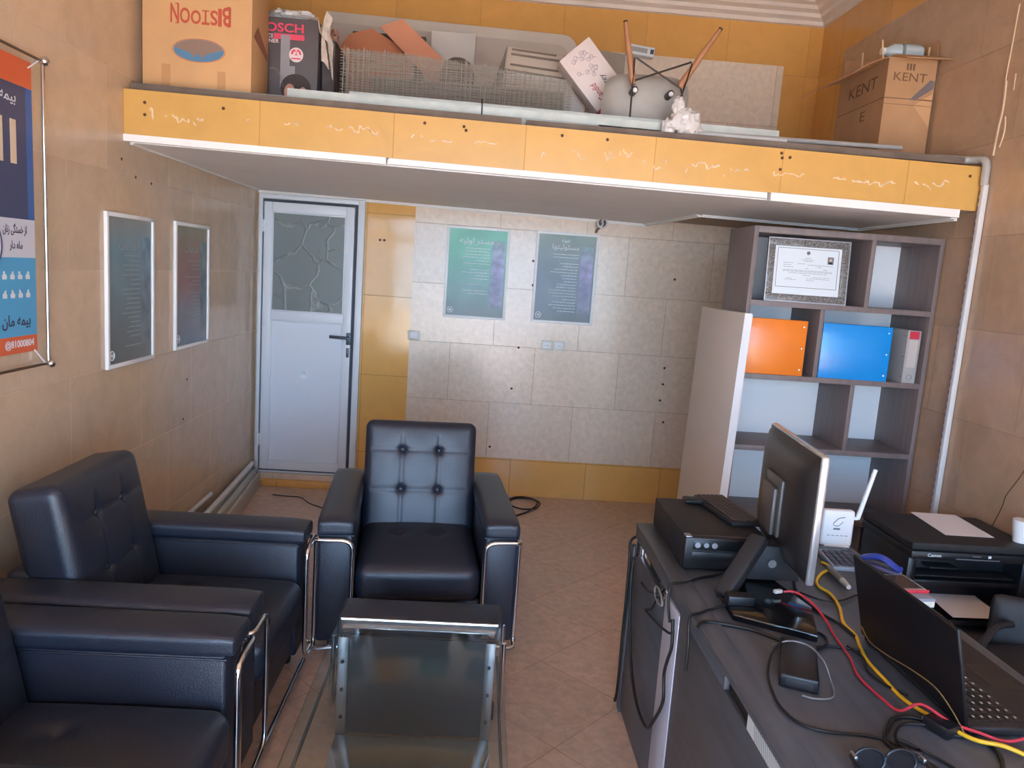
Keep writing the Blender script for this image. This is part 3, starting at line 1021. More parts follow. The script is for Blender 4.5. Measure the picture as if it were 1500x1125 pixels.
pp = mb.build('sheet', mat('certificate_paper', (226, 234, 240), 0.4, coat=0.3), t)
mb = MB(); F_ = Mc @ frame_back(0, -0.0045, chh / 2)
iw, ih = cw - 2 * fb - 0.03, chh - 2 * fb - 0.045
def strips(mb, F, x0, x1, y, h, mi=0):
    mb.box(x0, x1, y, y + h, 0, 0.0006, mi=mi, M=F)
for (a, b, c, d) in ((-iw / 2, iw / 2, -ih / 2, -ih / 2 + 0.0022), (-iw / 2, iw / 2, ih / 2, ih / 2 + 0.0022)):
    mb.box(a, b, c + 0.012, d + 0.012, 0, 0.0006, M=F_)
for x in (-iw / 2, iw / 2):
    mb.box(x - 0.0012, x + 0.0012, -ih / 2 + 0.012, ih / 2 + 0.012, 0, 0.0006, M=F_)
mb.cyl(F_ @ Vector((0, ih / 2 - 0.006, 0)), F_ @ Vector((0, ih / 2 - 0.006, 0.0008)), 0.009, n=14)
rr = random.Random(3)
for a, b, y in [(-0.014, 0.014, 0.062), (-0.03, 0.03, 0.054), (-0.02, 0.022, 0.047), (-0.12, -0.07, 0.036), (-0.05, -0.01, 0.034), (0.0, 0.125, 0.030), (-0.12, -0.08, 0.026), (0.05, 0.07, 0.022), (-0.12, -0.07, 0.016), (-0.01, 0.005, 0.012), (0.08, 0.10, 0.010), (-0.12, 0.125, 0.002), (-0.12, 0.125, -0.004), (-0.09, 0.10, -0.012), (-0.02, 0.02, -0.022), (0.03, 0.115, -0.028), (0.0, 0.115, -0.036), (-0.10, -0.07, -0.038), (-0.11, -0.05, -0.045), (0.0, 0.04, -0.045)]:
    x = a
    while x < b:
        e = min(b, x + rr.uniform(0.006, 0.022)); mb.box(x, e, y, y + 0.0016, 0, 0.0005, M=F_); x = e + 0.003
mb.build('printed_text', mat('print_grey', (112, 120, 126), 0.7), pp)
mb = MB()
mb.box(0.098, 0.128, 0.040, 0.075, 0, 0.0006, mi=0, M=F_)
mb.ball(F_ @ Vector((0.113, 0.060, 0.0006)), 0.0075, (1, 0.12, 1.15), 8, mi=1)
mb.prism([F_ @ Vector(p) for p in [(0.102, 0.041, 0.0007), (0.124, 0.041, 0.0007), (0.121, 0.050, 0.0007), (0.113, 0.054, 0.0007), (0.105, 0.050, 0.0007)]], (0, -0.0005, 0), mi=2)
mb.build('portrait_photo', [mat('photo_grey', (120, 122, 126), 0.6), mat('photo_skin', (196, 176, 164), 0.6), mat('photo_dark', (40, 42, 46), 0.6)], pp)

# board leaning on the bookcase's side
mb = MB()
# slopes from x=2.85 at the top to 2.79 at the foot
mb.prism([(2.775, -1.16, 0.0), (2.811, -1.16, 0.0), (2.851, -1.16, 1.512), (2.815, -1.16, 1.512)], (0, -0.70, 0), mi=0, bev=0.001)
b1 = mb.build('leaning_board', mat('grey_beige_laminate', (224, 212, 204), 0.5), None)
tag(b1, 'tall pale grey-beige board leaning against the side of the bookcase', 'board')
mb = MB()
mb.prism([(2.774, -1.8605, 0.0), (2.812, -1.8605, 0.0), (2.852, -1.8605, 1.513), (2.814, -1.8605, 1.513)], (0, -0.002, 0))
mb.build('edge_band', M_white, b1, label='white edge band')

# ------------------------------------------------------------------ desk
t = thing('desk', 'dark grey wood office desk covered in cables and computers', 'desk', (2.56, -3.6, 0))
dx0, dx1, dy0, dy1 = 2.215, 2.93, -4.75, -2.74
mb = MB(); mb.box(dx0 + 0.02, dx1, dy0, dy1, 0.722, 0.75, 0.003); mb.build('desktop', M_wood, t)
mb = MB()
mb.box(dx0 - 0.027, dx0 + 0.034, dy0, dy1, 0.738, 0.755, 0.003)
mb.box(dx0 - 0.024, dx0 + 0.02, -3.755, dy1, 0.700, 0.738, 0.001)
mb.box(dx0 - 0.010, dx0 + 0.02, -4.25, -3.755, 0.698, 0.738, 0.001)
mb.box(dx0 - 0.024, dx0 + 0.02, dy0, -4.25, 0.700, 0.738, 0.001)
mb.box(dx0 - 0.012, dx0 - 0.0095, -3.905, -3.757, 0.700, 0.737, mi=1)
mb.box(dx0 - 0.023, dx0 - 0.0095, -4.248, -3.905, 0.700, 0.737, mi=2)
for k in range(30):
    y = -4.24 + k * 0.0098
    mb.prism([(dx0 - 0.0232, y, 0.701), (dx0 - 0.0232, y + 0.0035, 0.701), (dx0 - 0.0232, y + 0.0135, 0.736), (dx0 - 0.0232, y + 0.010, 0.736)], (0.0004, 0, 0), mi=3)
mb.build('desk_rim', [M_wood, M_black, mat('frosted_inlay', (190, 204, 212), 0.3), mat('inlay_stripe', (120, 132, 142), 0.4)], t)
mb = MB()
mb.box(dx0 - 0.022, dx0 - 0.002, dy0, -3.36, 0.02, 0.698, 0.002)
mb.box(dx0 - 0.022, dx0 - 0.002, -3.205, -2.70, 0.02, 0.655, 0.002)
mb.build('modesty_panel', M_wood, t)
mb = MB(); mb.box(dx0 - 0.024, dx0 - 0.004, -3.36, -3.205, 0.02, 0.690, 0.002)
mb.build('metal_strip', mat('silver_foil', (196, 202, 220), 0.45, metal=0.15, var=0.1, vscale=6), t)
for yy in (-3.16, -2.80):
    mb = MB(); mb.cyl((dx0 - 0.006, yy, 0.650), (dx0 - 0.006, yy, 0.702), 0.026, n=20)
    mb.build('chrome_standoff', M_chrome, t)
mb = MB(); mb.box(dx0 + 0.03, dx1 - 0.06, -2.80, -2.775, 0.0, 0.722, 0.002); mb.build('leg_panel', M_wood, t)
mb = MB(); mb.box(dx0 + 0.03, dx1 - 0.06, -4.70, -4.675, 0.0, 0.722, 0.002); mb.build('leg_panel', M_wood, t)
mb = MB(); mb.box(dx0 - 0.026, dx0 + 0.0, -2.735, -2.698, 0.0, 0.66, 0.003); mb.build('corner_post', M_wood, t)

# low cabinet carrying the printer
t = thing('side_cabinet', 'low dark cabinet under the printer beside the right wall', 'cabinet', (3.45, -2.55, 0))
mb = MB(); mb.box(3.15, 3.78, -2.86, -2.25, 0.0, 0.39, 0.003); mb.build('body', M_wood, t)
mb = MB(); mb.box(3.13, 3.785, -2.88, -2.24, 0.39, 0.41, 0.003); mb.build('cabinet_top', M_wood, t)
mb = MB(); mb.box(3.17, 3.76, -2.872, -2.86, 0.03, 0.38, 0.002); dd = mb.build('door', M_wood, t)
mb = MB(); mb.tube(fillet([(3.24, -2.872, 0.18), (3.24, -2.895, 0.18), (3.24, -2.895, 0.28), (3.24, -2.872, 0.28)], 0.01), 0.004, n=6); mb.build('handle', M_steel, dd)

# printer
px, py = 3.262, -2.70
t = thing('printer', 'black multifunction laser printer on the low cabinet by the right wall', 'printer', (3.47, -2.5, 0.41))
mb = MB()
mb.box(px, px + 0.035, py + 0.02, py + 0.37, 0.41, 0.66, 0.012)
mb.box(px + 0.395, px + 0.43, py + 0.02, py + 0.37, 0.41, 0.66, 0.012)
mb.box(px + 0.03, px + 0.40, py + 0.12, py + 0.37, 0.41, 0.66, 0.004)
mb.box(px + 0.03, px + 0.40, py + 0.03, py + 0.13, 0.41, 0.445, 0.004)
mb.box(px + 0.03, px + 0.40, py + 0.03, py + 0.13, 0.545, 0.565, 0.004)
mb.build('body', M_dark, t)
mb = MB(); mb.box(px - 0.002, px + 0.432, py + 0.0, py + 0.38, 0.655, 0.690, 0.008)
pan = mb.build('control_panel', M_dark, t)
mb = MB(); F_ = frame_back(px + 0.075, py - 0.0005, 0.676)
lettering(mb, 'Canon', F_, w=0.046, h=0.012, bold=0.01); mb.build('lettering', mat('print_white', (225, 230, 235), 0.6), pan)
mb = MB()
mb.box(px + 0.15, px + 0.30, py - 0.002, py + 0.002, 0.663, 0.668, 0.001)
mb.box(px + 0.205, px + 0.235, py - 0.002, py + 0.002, 0.676, 0.682, 0.001)
mb.box(px + 0.258, px + 0.268, py - 0.003, py + 0.002, 0.674, 0.684, 0.001, mi=1)
mb.build('buttons', [mat('grey_key', (96, 98, 104), 0.5), mat('print_white', (0, 0, 0))], pan)
mb = MB(); mb.rbox((px + 0.215, py + 0.192, 0.706), (0.218, 0.188, 0.018), 0.012, 8)
mb.build('scanner_lid', M_darkmat, t)
mb = MB(); mb.box(px + 0.08, px + 0.37, py - 0.09, py + 0.10, 0.446, 0.456, 0.003)
mb.box(px + 0.08, px + 0.37, py - 0.10, py - 0.088, 0.446, 0.464, 0.003)
mb.build('paper_tray', M_dark, t)
mb = MB(); mb.box(px + 0.10, px + 0.20, py + 0.06, py + 0.118, 0.60, 0.607, 0.002)
mb.box(px + 0.045, px + 0.385, py + 0.04, py + 0.118, 0.575, 0.581, 0.002)
mb.build('output_shelf', M_darkmat, t)
t.scale = (1.15, 1, 1); t.location.x += 0.031
def paper(nm, pts, z, label, bend=0.0):
    mb = MB()
    A, B, C_, D_ = [Vector((x, y, z)) for x, y in pts]
    mb.sheet(lambda u, v: A.lerp(B, u).lerp(D_.lerp(C_, u), v) + Vector((0, 0, bend * (v - 0.5) ** 2 * 4)), 6, 8, 0.0006)
    return tag(mb.build(nm, M_paper), label, 'paper', 'loose white sheets at the printer')
paper('paper_sheet', [(3.472, -2.309), (3.668, -2.318), (3.645, -2.602), (3.447, -2.600)], 0.7255, 'white sheet of paper lying on top of the printer')
paper('paper_sheet', [(3.425, -2.575), (3.620, -2.568), (3.612, -2.790), (3.392, -2.795)], 0.4705, 'white sheet of paper sticking out of the printer tray', 0.004)
# cup at the edge of the printer
t = thing('cup', 'small white cup at the right edge on the printer', 'cup', (3.728, -2.630, 0.7245))
mb = MB()
prof = [(0.026, 0.0), (0.033, 0.05), (0.037, 0.088)]
mb.tube([(3.728, -2.630, 0.7245 + z) for r, z in prof], [r for r, z in prof], n=20); mb.build('body', M_whitep, t)

# office chair beyond the laptop
t = thing('office_chair', 'black office chair behind the desk, cut off at the right edge', 'chair', (3.36, -3.28, 0))
c0 = Vector((3.40, -3.26, 0))
mb = MB(); mb.rbox((3.42, -3.26, 0.47), (0.23, 0.23, 0.035), 0.03, 12); mb.build('seat', M_darkmat, t)
mb = MB()
mb.rbox((0, 0, 0), (0.22, 0.025, 0.24), 0.024, 14, lambda p, n: Vector((p.x, p.y - 0.25 * p.x * p.x, p.z)), M=Matrix.Translation((3.60, -3.06, 0.40)) @ Matrix.Rotation(R(-28), 4, 'Z') @ Matrix.Rotation(R(-6), 4, 'X'))
mb.build('backrest', M_darkmat, t)
mb = MB(); mb.tube(fillet([(3.225, -3.20, 0.46), (3.215, -3.19, 0.56), (3.34, -3.08, 0.58), (3.44, -3.02, 0.56)], 0.05), 0.012, n=8); mb.build('armrest', M_darkmat, t)
mb = MB(); mb.cyl((3.42, -3.26, 0.10), (3.42, -3.26, 0.44), 0.028); mb.build('gas_column', M_chrome, t)
for k in range(5):
    a = k * 2 * math.pi / 5 + 0.3
    e = Vector((3.42 + 0.27 * math.cos(a), -3.26 + 0.27 * math.sin(a), 0.06))
    mb = MB(); mb.tube([(3.42, -3.26, 0.10), e], [0.022, 0.014], n=8)
    lg = mb.build('leg', M_darkmat, t)
    mb = MB(); mb.ball(e + Vector((0, 0, -0.03)), 0.03, (0.6, 1, 1), 8); mb.build('castor', M_dark, lg)
# ================================================================== THINGS ON THE WALLS
def grad_mat(name, stops, axis='Z', var=0.12, vs=6.0, rough=0.35, coat=0.12):
    """printed sheet: colour bands up its height, with a mottled photographic texture"""
    m = bpy.data.materials.new(name)
    m.use_nodes = True
    nt = m.node_tree; N = nt.nodes.new; L = nt.links.new
    b = nt.nodes['Principled BSDF']
    b.inputs['Roughness'].default_value = rough
    b.inputs['Coat Weight'].default_value = coat
    b.inputs['Coat Roughness'].default_value = 0.06
    tc = N('ShaderNodeTexCoord'); sp = N('ShaderNodeSeparateXYZ')
    L(tc.outputs['Generated'], sp.inputs[0])
    rp = N('ShaderNodeValToRGB')
    el = rp.color_ramp.elements
    el[0].position = stops[0][0]; el[0].color = lin(stops[0][1])
    el[1].position = stops[1][0]; el[1].color = lin(stops[1][1])
    for p, c in stops[2:]:
        e = el.new(p); e.color = lin(c)
    L(sp.outputs[axis], rp.inputs[0])
    no = N('ShaderNodeTexNoise'); no.inputs['Scale'].default_value = vs; no.inputs['Detail'].default_value = 5
    L(tc.outputs['Object'], no.inputs['Vector'])
    mr = N('ShaderNodeMapRange'); mr.inputs['From Min'].default_value = 0.3; mr.inputs['From Max'].default_value = 0.7
    mr.inputs['To Min'].default_value = 1 - var; mr.inputs['To Max'].default_value = 1 + var
    L(no.outputs[0], mr.inputs[0])
    mu = N('ShaderNodeMixRGB'); mu.blend_type = 'MULTIPLY'; mu.inputs[0].default_value = 1
    L(rp.outputs[0], mu.inputs[1]); L(mr.outputs[0], mu.inputs[2])
    L(mu.outputs[0], b.inputs['Base Color'])
    return m
M_prw = mat('print_white', (0, 0, 0))
M_posterw = mat('poster_frame', (246, 246, 246), 0.4)
def poster(label, F, w, h, bg, side, title=None, seed=1, lines=18, group='framed posters on the walls', ink=None):
    ink = ink or M_prw
    o_ = F @ Vector((0, 0, 0))
    t = thing('framed_poster', label, 'poster', tuple(o_), 0, group)
    b = 0.018
    mb = MB()
    mb.box(-w / 2, w / 2, -h / 2, -h / 2 + b, 0, 0.016, 0.002, M=F)
    mb.box(-w / 2, w / 2, h / 2 - b, h / 2, 0, 0.016, 0.002, M=F)
    mb.box(-w / 2, -w / 2 + b, -h / 2 + b, h / 2 - b, 0, 0.016, 0.002, M=F)
    mb.box(w / 2 - b, w / 2, -h / 2 + b, h / 2 - b, 0, 0.016, 0.002, M=F)
    mb.build('frame', M_posterw, t)
    mb = MB(); mb.box(-w / 2 + b, w / 2 - b, -h / 2 + b, h / 2 - b, 0.001, 0.007, M=F)
    sh = mb.build('print', bg, t)
    mb = MB(); x0 = w / 2 - b - 0.10
    mb.box(x0, w / 2 - b - 0.012, -h / 2 + 0.08, h / 2 - 0.09, 0.007, 0.0074, M=F)
    mb.build('side_picture', side, sh)
    rnd = random.Random(seed)
    mb = MB()
    tmb = MB()
    if title:
        for k, (tx, ty, tw, th_) in enumerate(title):
            lettering(tmb, persian(tx), F @ Matrix.Translation((-0.01, ty, 0.0072)), w=tw, h=th_, bold=0.01)
        ty0 = min(q[1] for q in title) - 0.05
    else:
        ty0 = h / 2 - 0.20
    for k in range(lines):
        y = ty0 - k * 0.021
        if y < -h / 2 + 0.08: break
        if rnd.random() < 0.12: continue
        xr = x0 - 0.015; x = xr - rnd.uniform(0.09, 0.20)
        while x < xr:
            e = min(xr, x + rnd.uniform(0.008, 0.028)); mb.box(x, e, y, y + 0.005, 0.007, 0.0076, M=F); x = e + 0.004
    tmb.build('printed_title', ink, sh)
    mb.build('printed_text', ink, sh)
    mb = MB()
    # round badge in the lower left corner
    c = (-w / 2 + 0.048, -h / 2 + 0.055)
    mb.tube([F @ Vector((c[0] + 0.019 * math.cos(a), c[1] + 0.019 * math.sin(a), 0.0074)) for a in [k * math.pi / 12 for k in range(24)]], 0.0035, n=6, closed=True)
    mb.box(c[0] - 0.009, c[0] + 0.009, c[1] - 0.007, c[1] + 0.007, 0.007, 0.0076, M=F)
    mb.build('round_badge', M_prw, sh)
    return t
violet = grad_mat('violet_picture', [(0, (110, 112, 136)), (0.35, (124, 118, 160)), (0.7, (146, 136, 178)), (1, (124, 150, 150))], vs=18, var=0.5)
poster('white framed teal poster on the back wall, nearer the door', frame_back(1.526, -0.001, 1.606), 0.44, 0.64,
       grad_mat('teal_print', [(0, (84, 102, 104)), (0.35, (92, 140, 134)), (0.7, (96, 178, 146)), (1, (112, 182, 152))], vs=5, var=0.15), violet, [('مستر اولیه', 0.22, 0.24, 0.05)], 5, 16)
poster('white framed slate blue poster on the back wall under the ceiling camera', frame_back(2.153, -0.001, 1.612), 0.44, 0.64,
       grad_mat('slate_print', [(0, (84, 92, 98)), (0.5, (94, 106, 120)), (1, (130, 142, 128))], vs=4, var=0.2), violet, [('همه', 0.262, 0.06, 0.022), ('مسئولیت‌ها'.replace('\u200c', ''), 0.215, 0.19, 0.045)], 8, 22)
poster('white framed blue-grey poster on the left wall, nearer the camera', frame_left(0.001, -1.918, 1.43), 0.452, 0.662,
       grad_mat('blue_grey_print', [(0, (106, 114, 116)), (0.4, (104, 130, 142)), (0.8, (112, 152, 170)), (1, (146, 156, 156))], vs=4, var=0.15),  # print colours, lightened with a blue cast to paint in reflected glare
       grad_mat('pale_blue_picture', [(0, (110, 120, 130)), (0.5, (104, 130, 150)), (1, (110, 150, 176))], vs=14, var=0.4), [('قوانین', 0.2, 0.2, 0.05)], 11, 20, ink=mat('glare_dulled_ink', (150, 162, 168), 0.5))  # ink greyed so the lettering looks veiled by a reflection
poster('white framed reddish poster on the left wall, nearer the back corner', frame_left(0.001, -1.206, 1.437), 0.472, 0.658,
       grad_mat('reddish_print', [(0, (116, 130, 146)), (0.3, (130, 132, 144)), (0.55, (154, 112, 112)), (0.8, (156, 128, 116)), (1, (150, 152, 128))], vs=4, var=0.15),  # reddish print, raised and blued for the painted reflection on it
       grad_mat('teal_picture', [(0, (110, 118, 126)), (0.5, (100, 130, 140)), (1, (120, 150, 156))], vs=14, var=0.4), [('خدمات', 0.2, 0.2, 0.05)], 14, 18, ink=mat('glare_dulled_ink', (0, 0, 0)))  # same low-contrast ink, with the glare put into its colour

# banner held by rods on the left wall
t = thing('banner_stand', 'printed banner stretched on metal rods on the left wall, cut off at the left edge', 'banner', (0.02, -3.1, 1.18))
yR, yL, zb_, zt_ = -2.652, -3.55, 1.238, 2.206
def bandmat(n, c): return mat(n, c, 0.45, var=0.02, vscale=3, coat=0.15)
mb = MB()
mb.box(0.014, 0.018, yL, yR, zb_, 1.296, mi=0)
mb.box(0.014, 0.018, yL, yR, 1.296, 1.560, mi=1)
mb.box(0.014, 0.018, yL, yR, 1.560, 1.688, mi=2)
mb.box(0.014, 0.018, yL, yR, 1.688, 2.118, mi=3)
mb.box(0.014, 0.018, yL, yR, 2.118, zt_, mi=0)
mb.box(0.0142, 0.0184, yR - 0.035, yR - 0.001, 1.688, 2.118, mi=4)
ban = mb.build('banner_sheet', [bandmat('banner_orange', (226, 104, 62)), bandmat('banner_sky', (84, 172, 222)), bandmat('banner_pale', (214, 218, 232)), bandmat('banner_navy', (66, 74, 112)), bandmat('banner_blue', (62, 104, 176))], t)
def btxt(mb, s, yr, z, w, h, mi, bold=0.008):
    lettering(mb, s, frame_left(0.0184, yr, z), w=w, h=h, mi=mi, bold=bold, align='RIGHT')
mb = MB()
btxt(mb, persian('بیمه'), -2.742, 2.068, 0.085, 0.034, 0)
for yy in (-2.845, -2.775, -2.915):
    mb.box(0.018, 0.0192, yy, yy + 0.030, 1.865, 2.005, mi=3)
LM = [M_prw, mat('banner_beige', (206, 190, 170), 0.5), mat('banner_ink', (62, 66, 92), 0.5), mat('banner_cream', (226, 206, 182), 0.5)]
mb.build('banner_lettering', LM, ban); mb = MB()
btxt(mb, persian('از خستگی زنان'), -2.700, 1.652, 0.128, 0.040, 2, 0.016)
btxt(mb, persian('ماه دار'), -2.725, 1.598, 0.070, 0.034, 2, 0.016)
mb.build('banner_lettering', LM, ban); mb = MB()
btxt(mb, persian('بیمه مان = ما'), -2.69, 1.345, 0.24, 0.05, 2, 0.016)
mb.build('banner_lettering', LM, ban); mb = MB()
btxt(mb, '@81000804', -2.672, 1.268, 0.16, 0.032, 0, 0.012)
mb.build('banner_lettering', LM, ban); mb = MB()
lettering(mb, 'TC', frame_left(0.0184, -2.83, 2.165), w=0.07, h=0.055, mi=0, bold=0.01, align='RIGHT')
mb.build('banner_lettering', LM, ban); mb = MB()
# two rows of small pictograms
rnd = random.Random(2)
for r_ in range(2):
    for k in range(4):
        c = (-2.70 - k * 0.042, 1.500 - r_ * 0.062)
        F_ = frame_left(0.0184, c[0], c[1])
        mb.prism([F_ @ Vector(p) for p in ([(-0.011, -0.012, 0), (0.011, -0.012, 0), (0.012, 0.0, 0), (0.0, 0.006 + 0.006 * rnd.random(), 0), (-0.012, 0.0, 0)])], (0.0006, 0, 0), mi=0)
        mb.ball(F_ @ Vector((rnd.uniform(-0.005, 0.005), 0.010, 0)), 0.005, (0.12, 1, 1), 6, mi=0)
mb.build('pictograms', LM, ban); mb = MB()
mb.tube([(0.0186, -2.93 + 0.095 * math.cos(a), 1.60 + 0.095 * math.sin(a)) for a in [k * math.pi / 20 for k in range(40)]], 0.003, n=5, closed=True, mi=2)
mb.build('ring_mark', LM, ban)
yP = -2.606
mb = MB(); mb.cyl((0.030, yP, 1.186), (0.030, yP, 2.224), 0.0065, n=12); mb.build('upright_rod', M_chrome, t)
for zz in (1.186, 2.226):
    mb = MB(); mb.ball((0.036, yP + 0.004, zz), 0.016, n=10)
    mb.cyl((0.002, yP + 0.004, zz), (0.036, yP + 0.004, zz), 0.007, n=10)
    mb.build('ball_end', M_chrome, t)
    mb = MB(); mb.cyl((0.026, -3.55, zz + (0.010 if zz > 2 else 0.0)), (0.026, yP, zz), 0.005, n=8); mb.build('cross_rod', mat('bronze_rod', (120, 96, 76), 0.4, metal=0.7), t)
    dz = -0.04 if zz > 2 else 0.055
    mb = MB(); mb.tube([(0.020, yR - 0.02, zz + dz), (0.026, yP - 0.01, zz)], 0.0025, n=6); mb.build('tie', M_whitep, t)

# switch, sockets, small camera
def plate(nm, label, x, z, w, h, kind, cat, group=None):
    t = thing(nm, label, cat, (x, -0.001, z), 0, group)
    F = frame_back(x, -0.0005, z)
    mb = MB(); mb.box(-w / 2, w / 2, -h / 2, h / 2, 0, 0.009, 0.004, M=F); mb.build('plate', mat('ivory_plate', (222, 220, 210), 0.4), t)
    mb = MB()
    if kind == 'switch':
        mb.box(-w * 0.3, w * 0.3, -h * 0.3, h * 0.3, 0.008, 0.014, 0.003, M=F)
        mb.build('rocker', M_whitep, t)
    else:
        mb.box(-w * 0.36, w * 0.36, -h * 0.28, h * 0.34, 0.008, 0.013, 0.003, M=F)
        b = mb.build('cover', M_whitep, t)
        mb = MB()
        for dx in ((-0.012, 0, 0.012) if kind == 'socket' else (-0.006, 0.006)):
            mb.cyl(F @ Vector((dx, 0.0, 0.012)), F @ Vector((dx, 0.0, 0.0136)), 0.003, n=8)
        mb.build('socket_holes', M_dark, b)
plate('light_switch', 'ivory light switch on the back wall right of the ochre tile column', 1.109, 1.140, 0.088, 0.066, 'switch', 'switch')
plate('wall_socket', 'ivory wall socket under the posters, left of two', 2.062, 1.130, 0.080, 0.072, 'socket', 'socket', 'pair of outlets under the posters')
plate('wall_socket', 'ivory wall outlet under the posters, right of two', 2.150, 1.132, 0.080, 0.070, 'phone', 'socket', 'pair of outlets under the posters')
t = thing('ceiling_camera', 'small round white camera fitting above the slate blue poster', 'camera', (2.375, -0.06, 2.06))
mb = MB(); mb.cyl((2.375, -0.005, 2.012), (2.375, -0.075, 2.012), 0.036, 0.030, n=20); mb.build('body', mat('ivory_fitting', (206, 196, 188), 0.5), t)
mb = MB(); mb.tube([(2.375 + 0.033 * math.cos(a), -0.080, 2.012 + 0.033 * math.sin(a)) for a in [k * math.pi / 12 for k in range(24)]], 0.007, n=8, closed=True)
mb.tube(smooth([(2.385, -0.082, 2.040), (2.372, -0.084, 2.022), (2.380, -0.084, 2.005), (2.366, -0.082, 1.986)], 5), 0.006, n=6)
mb.build('ring', mat('pale_ring', (226, 216, 206), 0.45), t)
mb = MB(); mb.cyl((2.375, -0.078, 2.012), (2.375, -0.074, 2.012), 0.027, n=16); mb.build('lens', M_dark, t)
mb = MB(); mb.tube(smooth([(2.372, -0.03, 1.985), (2.352, -0.025, 1.965), (2.345, -0.02, 1.945)], 4), 0.008, n=8); mb.build('cord', mat('brown_cord', (110, 84, 66), 0.6), t)

# conduit down the right end of the loft
t = thing('conduit', 'white plastic conduit running down beside the bookcase with a grey elbow', 'pipe', (3.78, -1.985, 0))
mb = MB(); mb.box(3.773, 3.798, -2.006, -1.980, 0.0, 2.16, 0.005, 3)
for k in range(60):
    z = 0.05 + k * 0.035
    mb.box(3.7722, 3.777, -1.986, -1.979, z, z + 0.020, mi=1)
mb.build('trunking', [M_pipe, mat('conduit_slot', (120, 116, 140), 0.6)], t)
mb = MB(); mb.tube(fillet([(3.780, -1.992, 2.155), (3.780, -1.992, 2.272), (3.765, -1.90, 2.275), (3.60, -1.885, 2.277)], 0.05), 0.017, n=14); mb.build('elbow', M_pipeg, t)

# ================================================================== LOFT STORAGE
def carton_walls(mb, x0, x1, y0, y1, z0, z1, t=0.005, M=None):
    mb.box(x0, x1, y0, y0 + t, z0, z1, M=M); mb.box(x0, x1, y1 - t, y1, z0, z1, M=M)
    mb.box(x0, x0 + t, y0 + t, y1 - t, z0, z1, M=M); mb.box(x1 - t, x1, y0 + t, y1 - t, z0, z1, M=M)
    mb.box(x0 + t, x1 - t, y0 + t, y1 - t, z0, z0 + t, M=M)
# upside-down cigarette carton
cz = lz(0.25) + 0.036
t = thing('carton', 'tan carton with red upside-down lettering and blue oval, left end of the loft', 'box', (0.265, -1.73, cz))
mb = MB(); mb.box(0.032, 0.502, -1.855, -1.60, cz, cz + 0.62, 0.004); body = mb.build('body', M_card, t)
mb = MB()
Fu = frame_back(0, -1.8554, 0) @ Matrix.Rotation(0, 4, 'Z')
def upside(x, z): return frame_back(x, -1.8554, z) @ Matrix.Rotation(math.pi, 4, 'Z')
def arch(mb, s, x, z, w, h, mi):
    """serif-like letters whose feet follow an arch: taller at both ends"""
    n = len(s); widths = {'I': 0.42, 'T': 0.9, 'O': 1.15, 'S': 0.85}
    tot = sum(widths.get(c, 1.0) for c in s); u = 0.0
    for c in s:
        cw_ = widths.get(c, 1.0) / tot * w; m = u + cw_ / 2
        k = abs(m / w - 0.5) * 2
        hh = h * (0.78 + 0.42 * k ** 2)
        F = upside(x, z) @ Matrix.Translation((m - w / 2, -(hh - h * 0.78) / 2 + (h * 0.0), 0))
        lettering(mb, c, F, w=cw_ * 0.92, h=hh, mi=mi, bold=0.022)
        if c in 'NBTI':      # slab serifs
            for sy in (-1, 1):
                if c == 'T' and sy > 0: continue
                mb.box(-cw_ * 0.42, cw_ * 0.42 if c in 'IT' else -cw_ * 0.08, sy * hh / 2 - 0.0025, sy * hh / 2 + 0.0025, 0, 0.0007, mi=mi, M=F)
        u += cw_
arch(mb, 'BISTOON', 0.282, 2.624, 0.262, 0.073, 0)
lettering(mb, 'WINSTON'[:0] + 'SINCE', upside(0.30, 2.722), w=0.10, h=0.022, mi=2)
PM = [mat('print_red', (184, 84, 60), 0.8), mat('print_blue', (86, 128, 160), 0.8), mat('print_brown', (128, 74, 50), 0.8), mat('print_grey_brown', (140, 116, 102), 0.8), mat('print_orange', (200, 116, 70), 0.8)]
mb.build('printed_title', PM, body); mb = MB()
ov = lambda a, k, zz=0.0: upside(0.275, 2.487) @ Vector((0.108 * k * math.cos(a), 0.046 * k * math.sin(a), zz))
mb.prism([ov(a, 1.0) for a in [k * math.pi / 24 for k in range(48)]], (0, -0.0004, 0), mi=1)
mb.tube([ov(a, 1.05) for a in [k * math.pi / 24 for k in range(48)]], 0.0014, n=4, closed=True, mi=4)
hill = [ov(math.pi + math.pi * k / 20, 0.97, 0.0006) for k in range(21)]
U = upside(0.275, 2.487)
ridge = [(0.10, -0.008), (0.06, 0.004), (0.035, 0.012), (0.018, 0.030), (0.002, 0.010), (-0.012, 0.032), (-0.035, 0.012), (-0.07, 0.002), (-0.10, -0.008)]
mb.prism(hill + [U @ Vector((a, b, 0.0006)) for a, b in ridge], (0, -0.0004, 0), mi=3)
mb.build('oval_emblem', PM, body)
for x, w_, h_ in ((0.115, 0.038, 0.105), (0.355, 0.036, 0.090)):
    mb = MB(); mb.box(x, x + w_, -1.8558, -1.855, cz + 0.004, cz + h_); mb.build('tape', mat('brown_tape', (190, 142, 96), 0.4), body)
mb = MB()
F_ = Matrix(((0, 0, 1, 0.5022), (1, 0, 0, -1.72), (0, 1, 0, 2.55), (0, 0, 0, 1)))
mb.prism([F_ @ Vector(p) for p in [(-0.11, 0.02, 0), (-0.05, 0.08, 0), (0.10, 0.0, 0), (0.10, -0.03, 0)]], (0.0005, 0, 0))
mb.build('side_mark', mat('print_side', (150, 98, 76), 0.8), body)

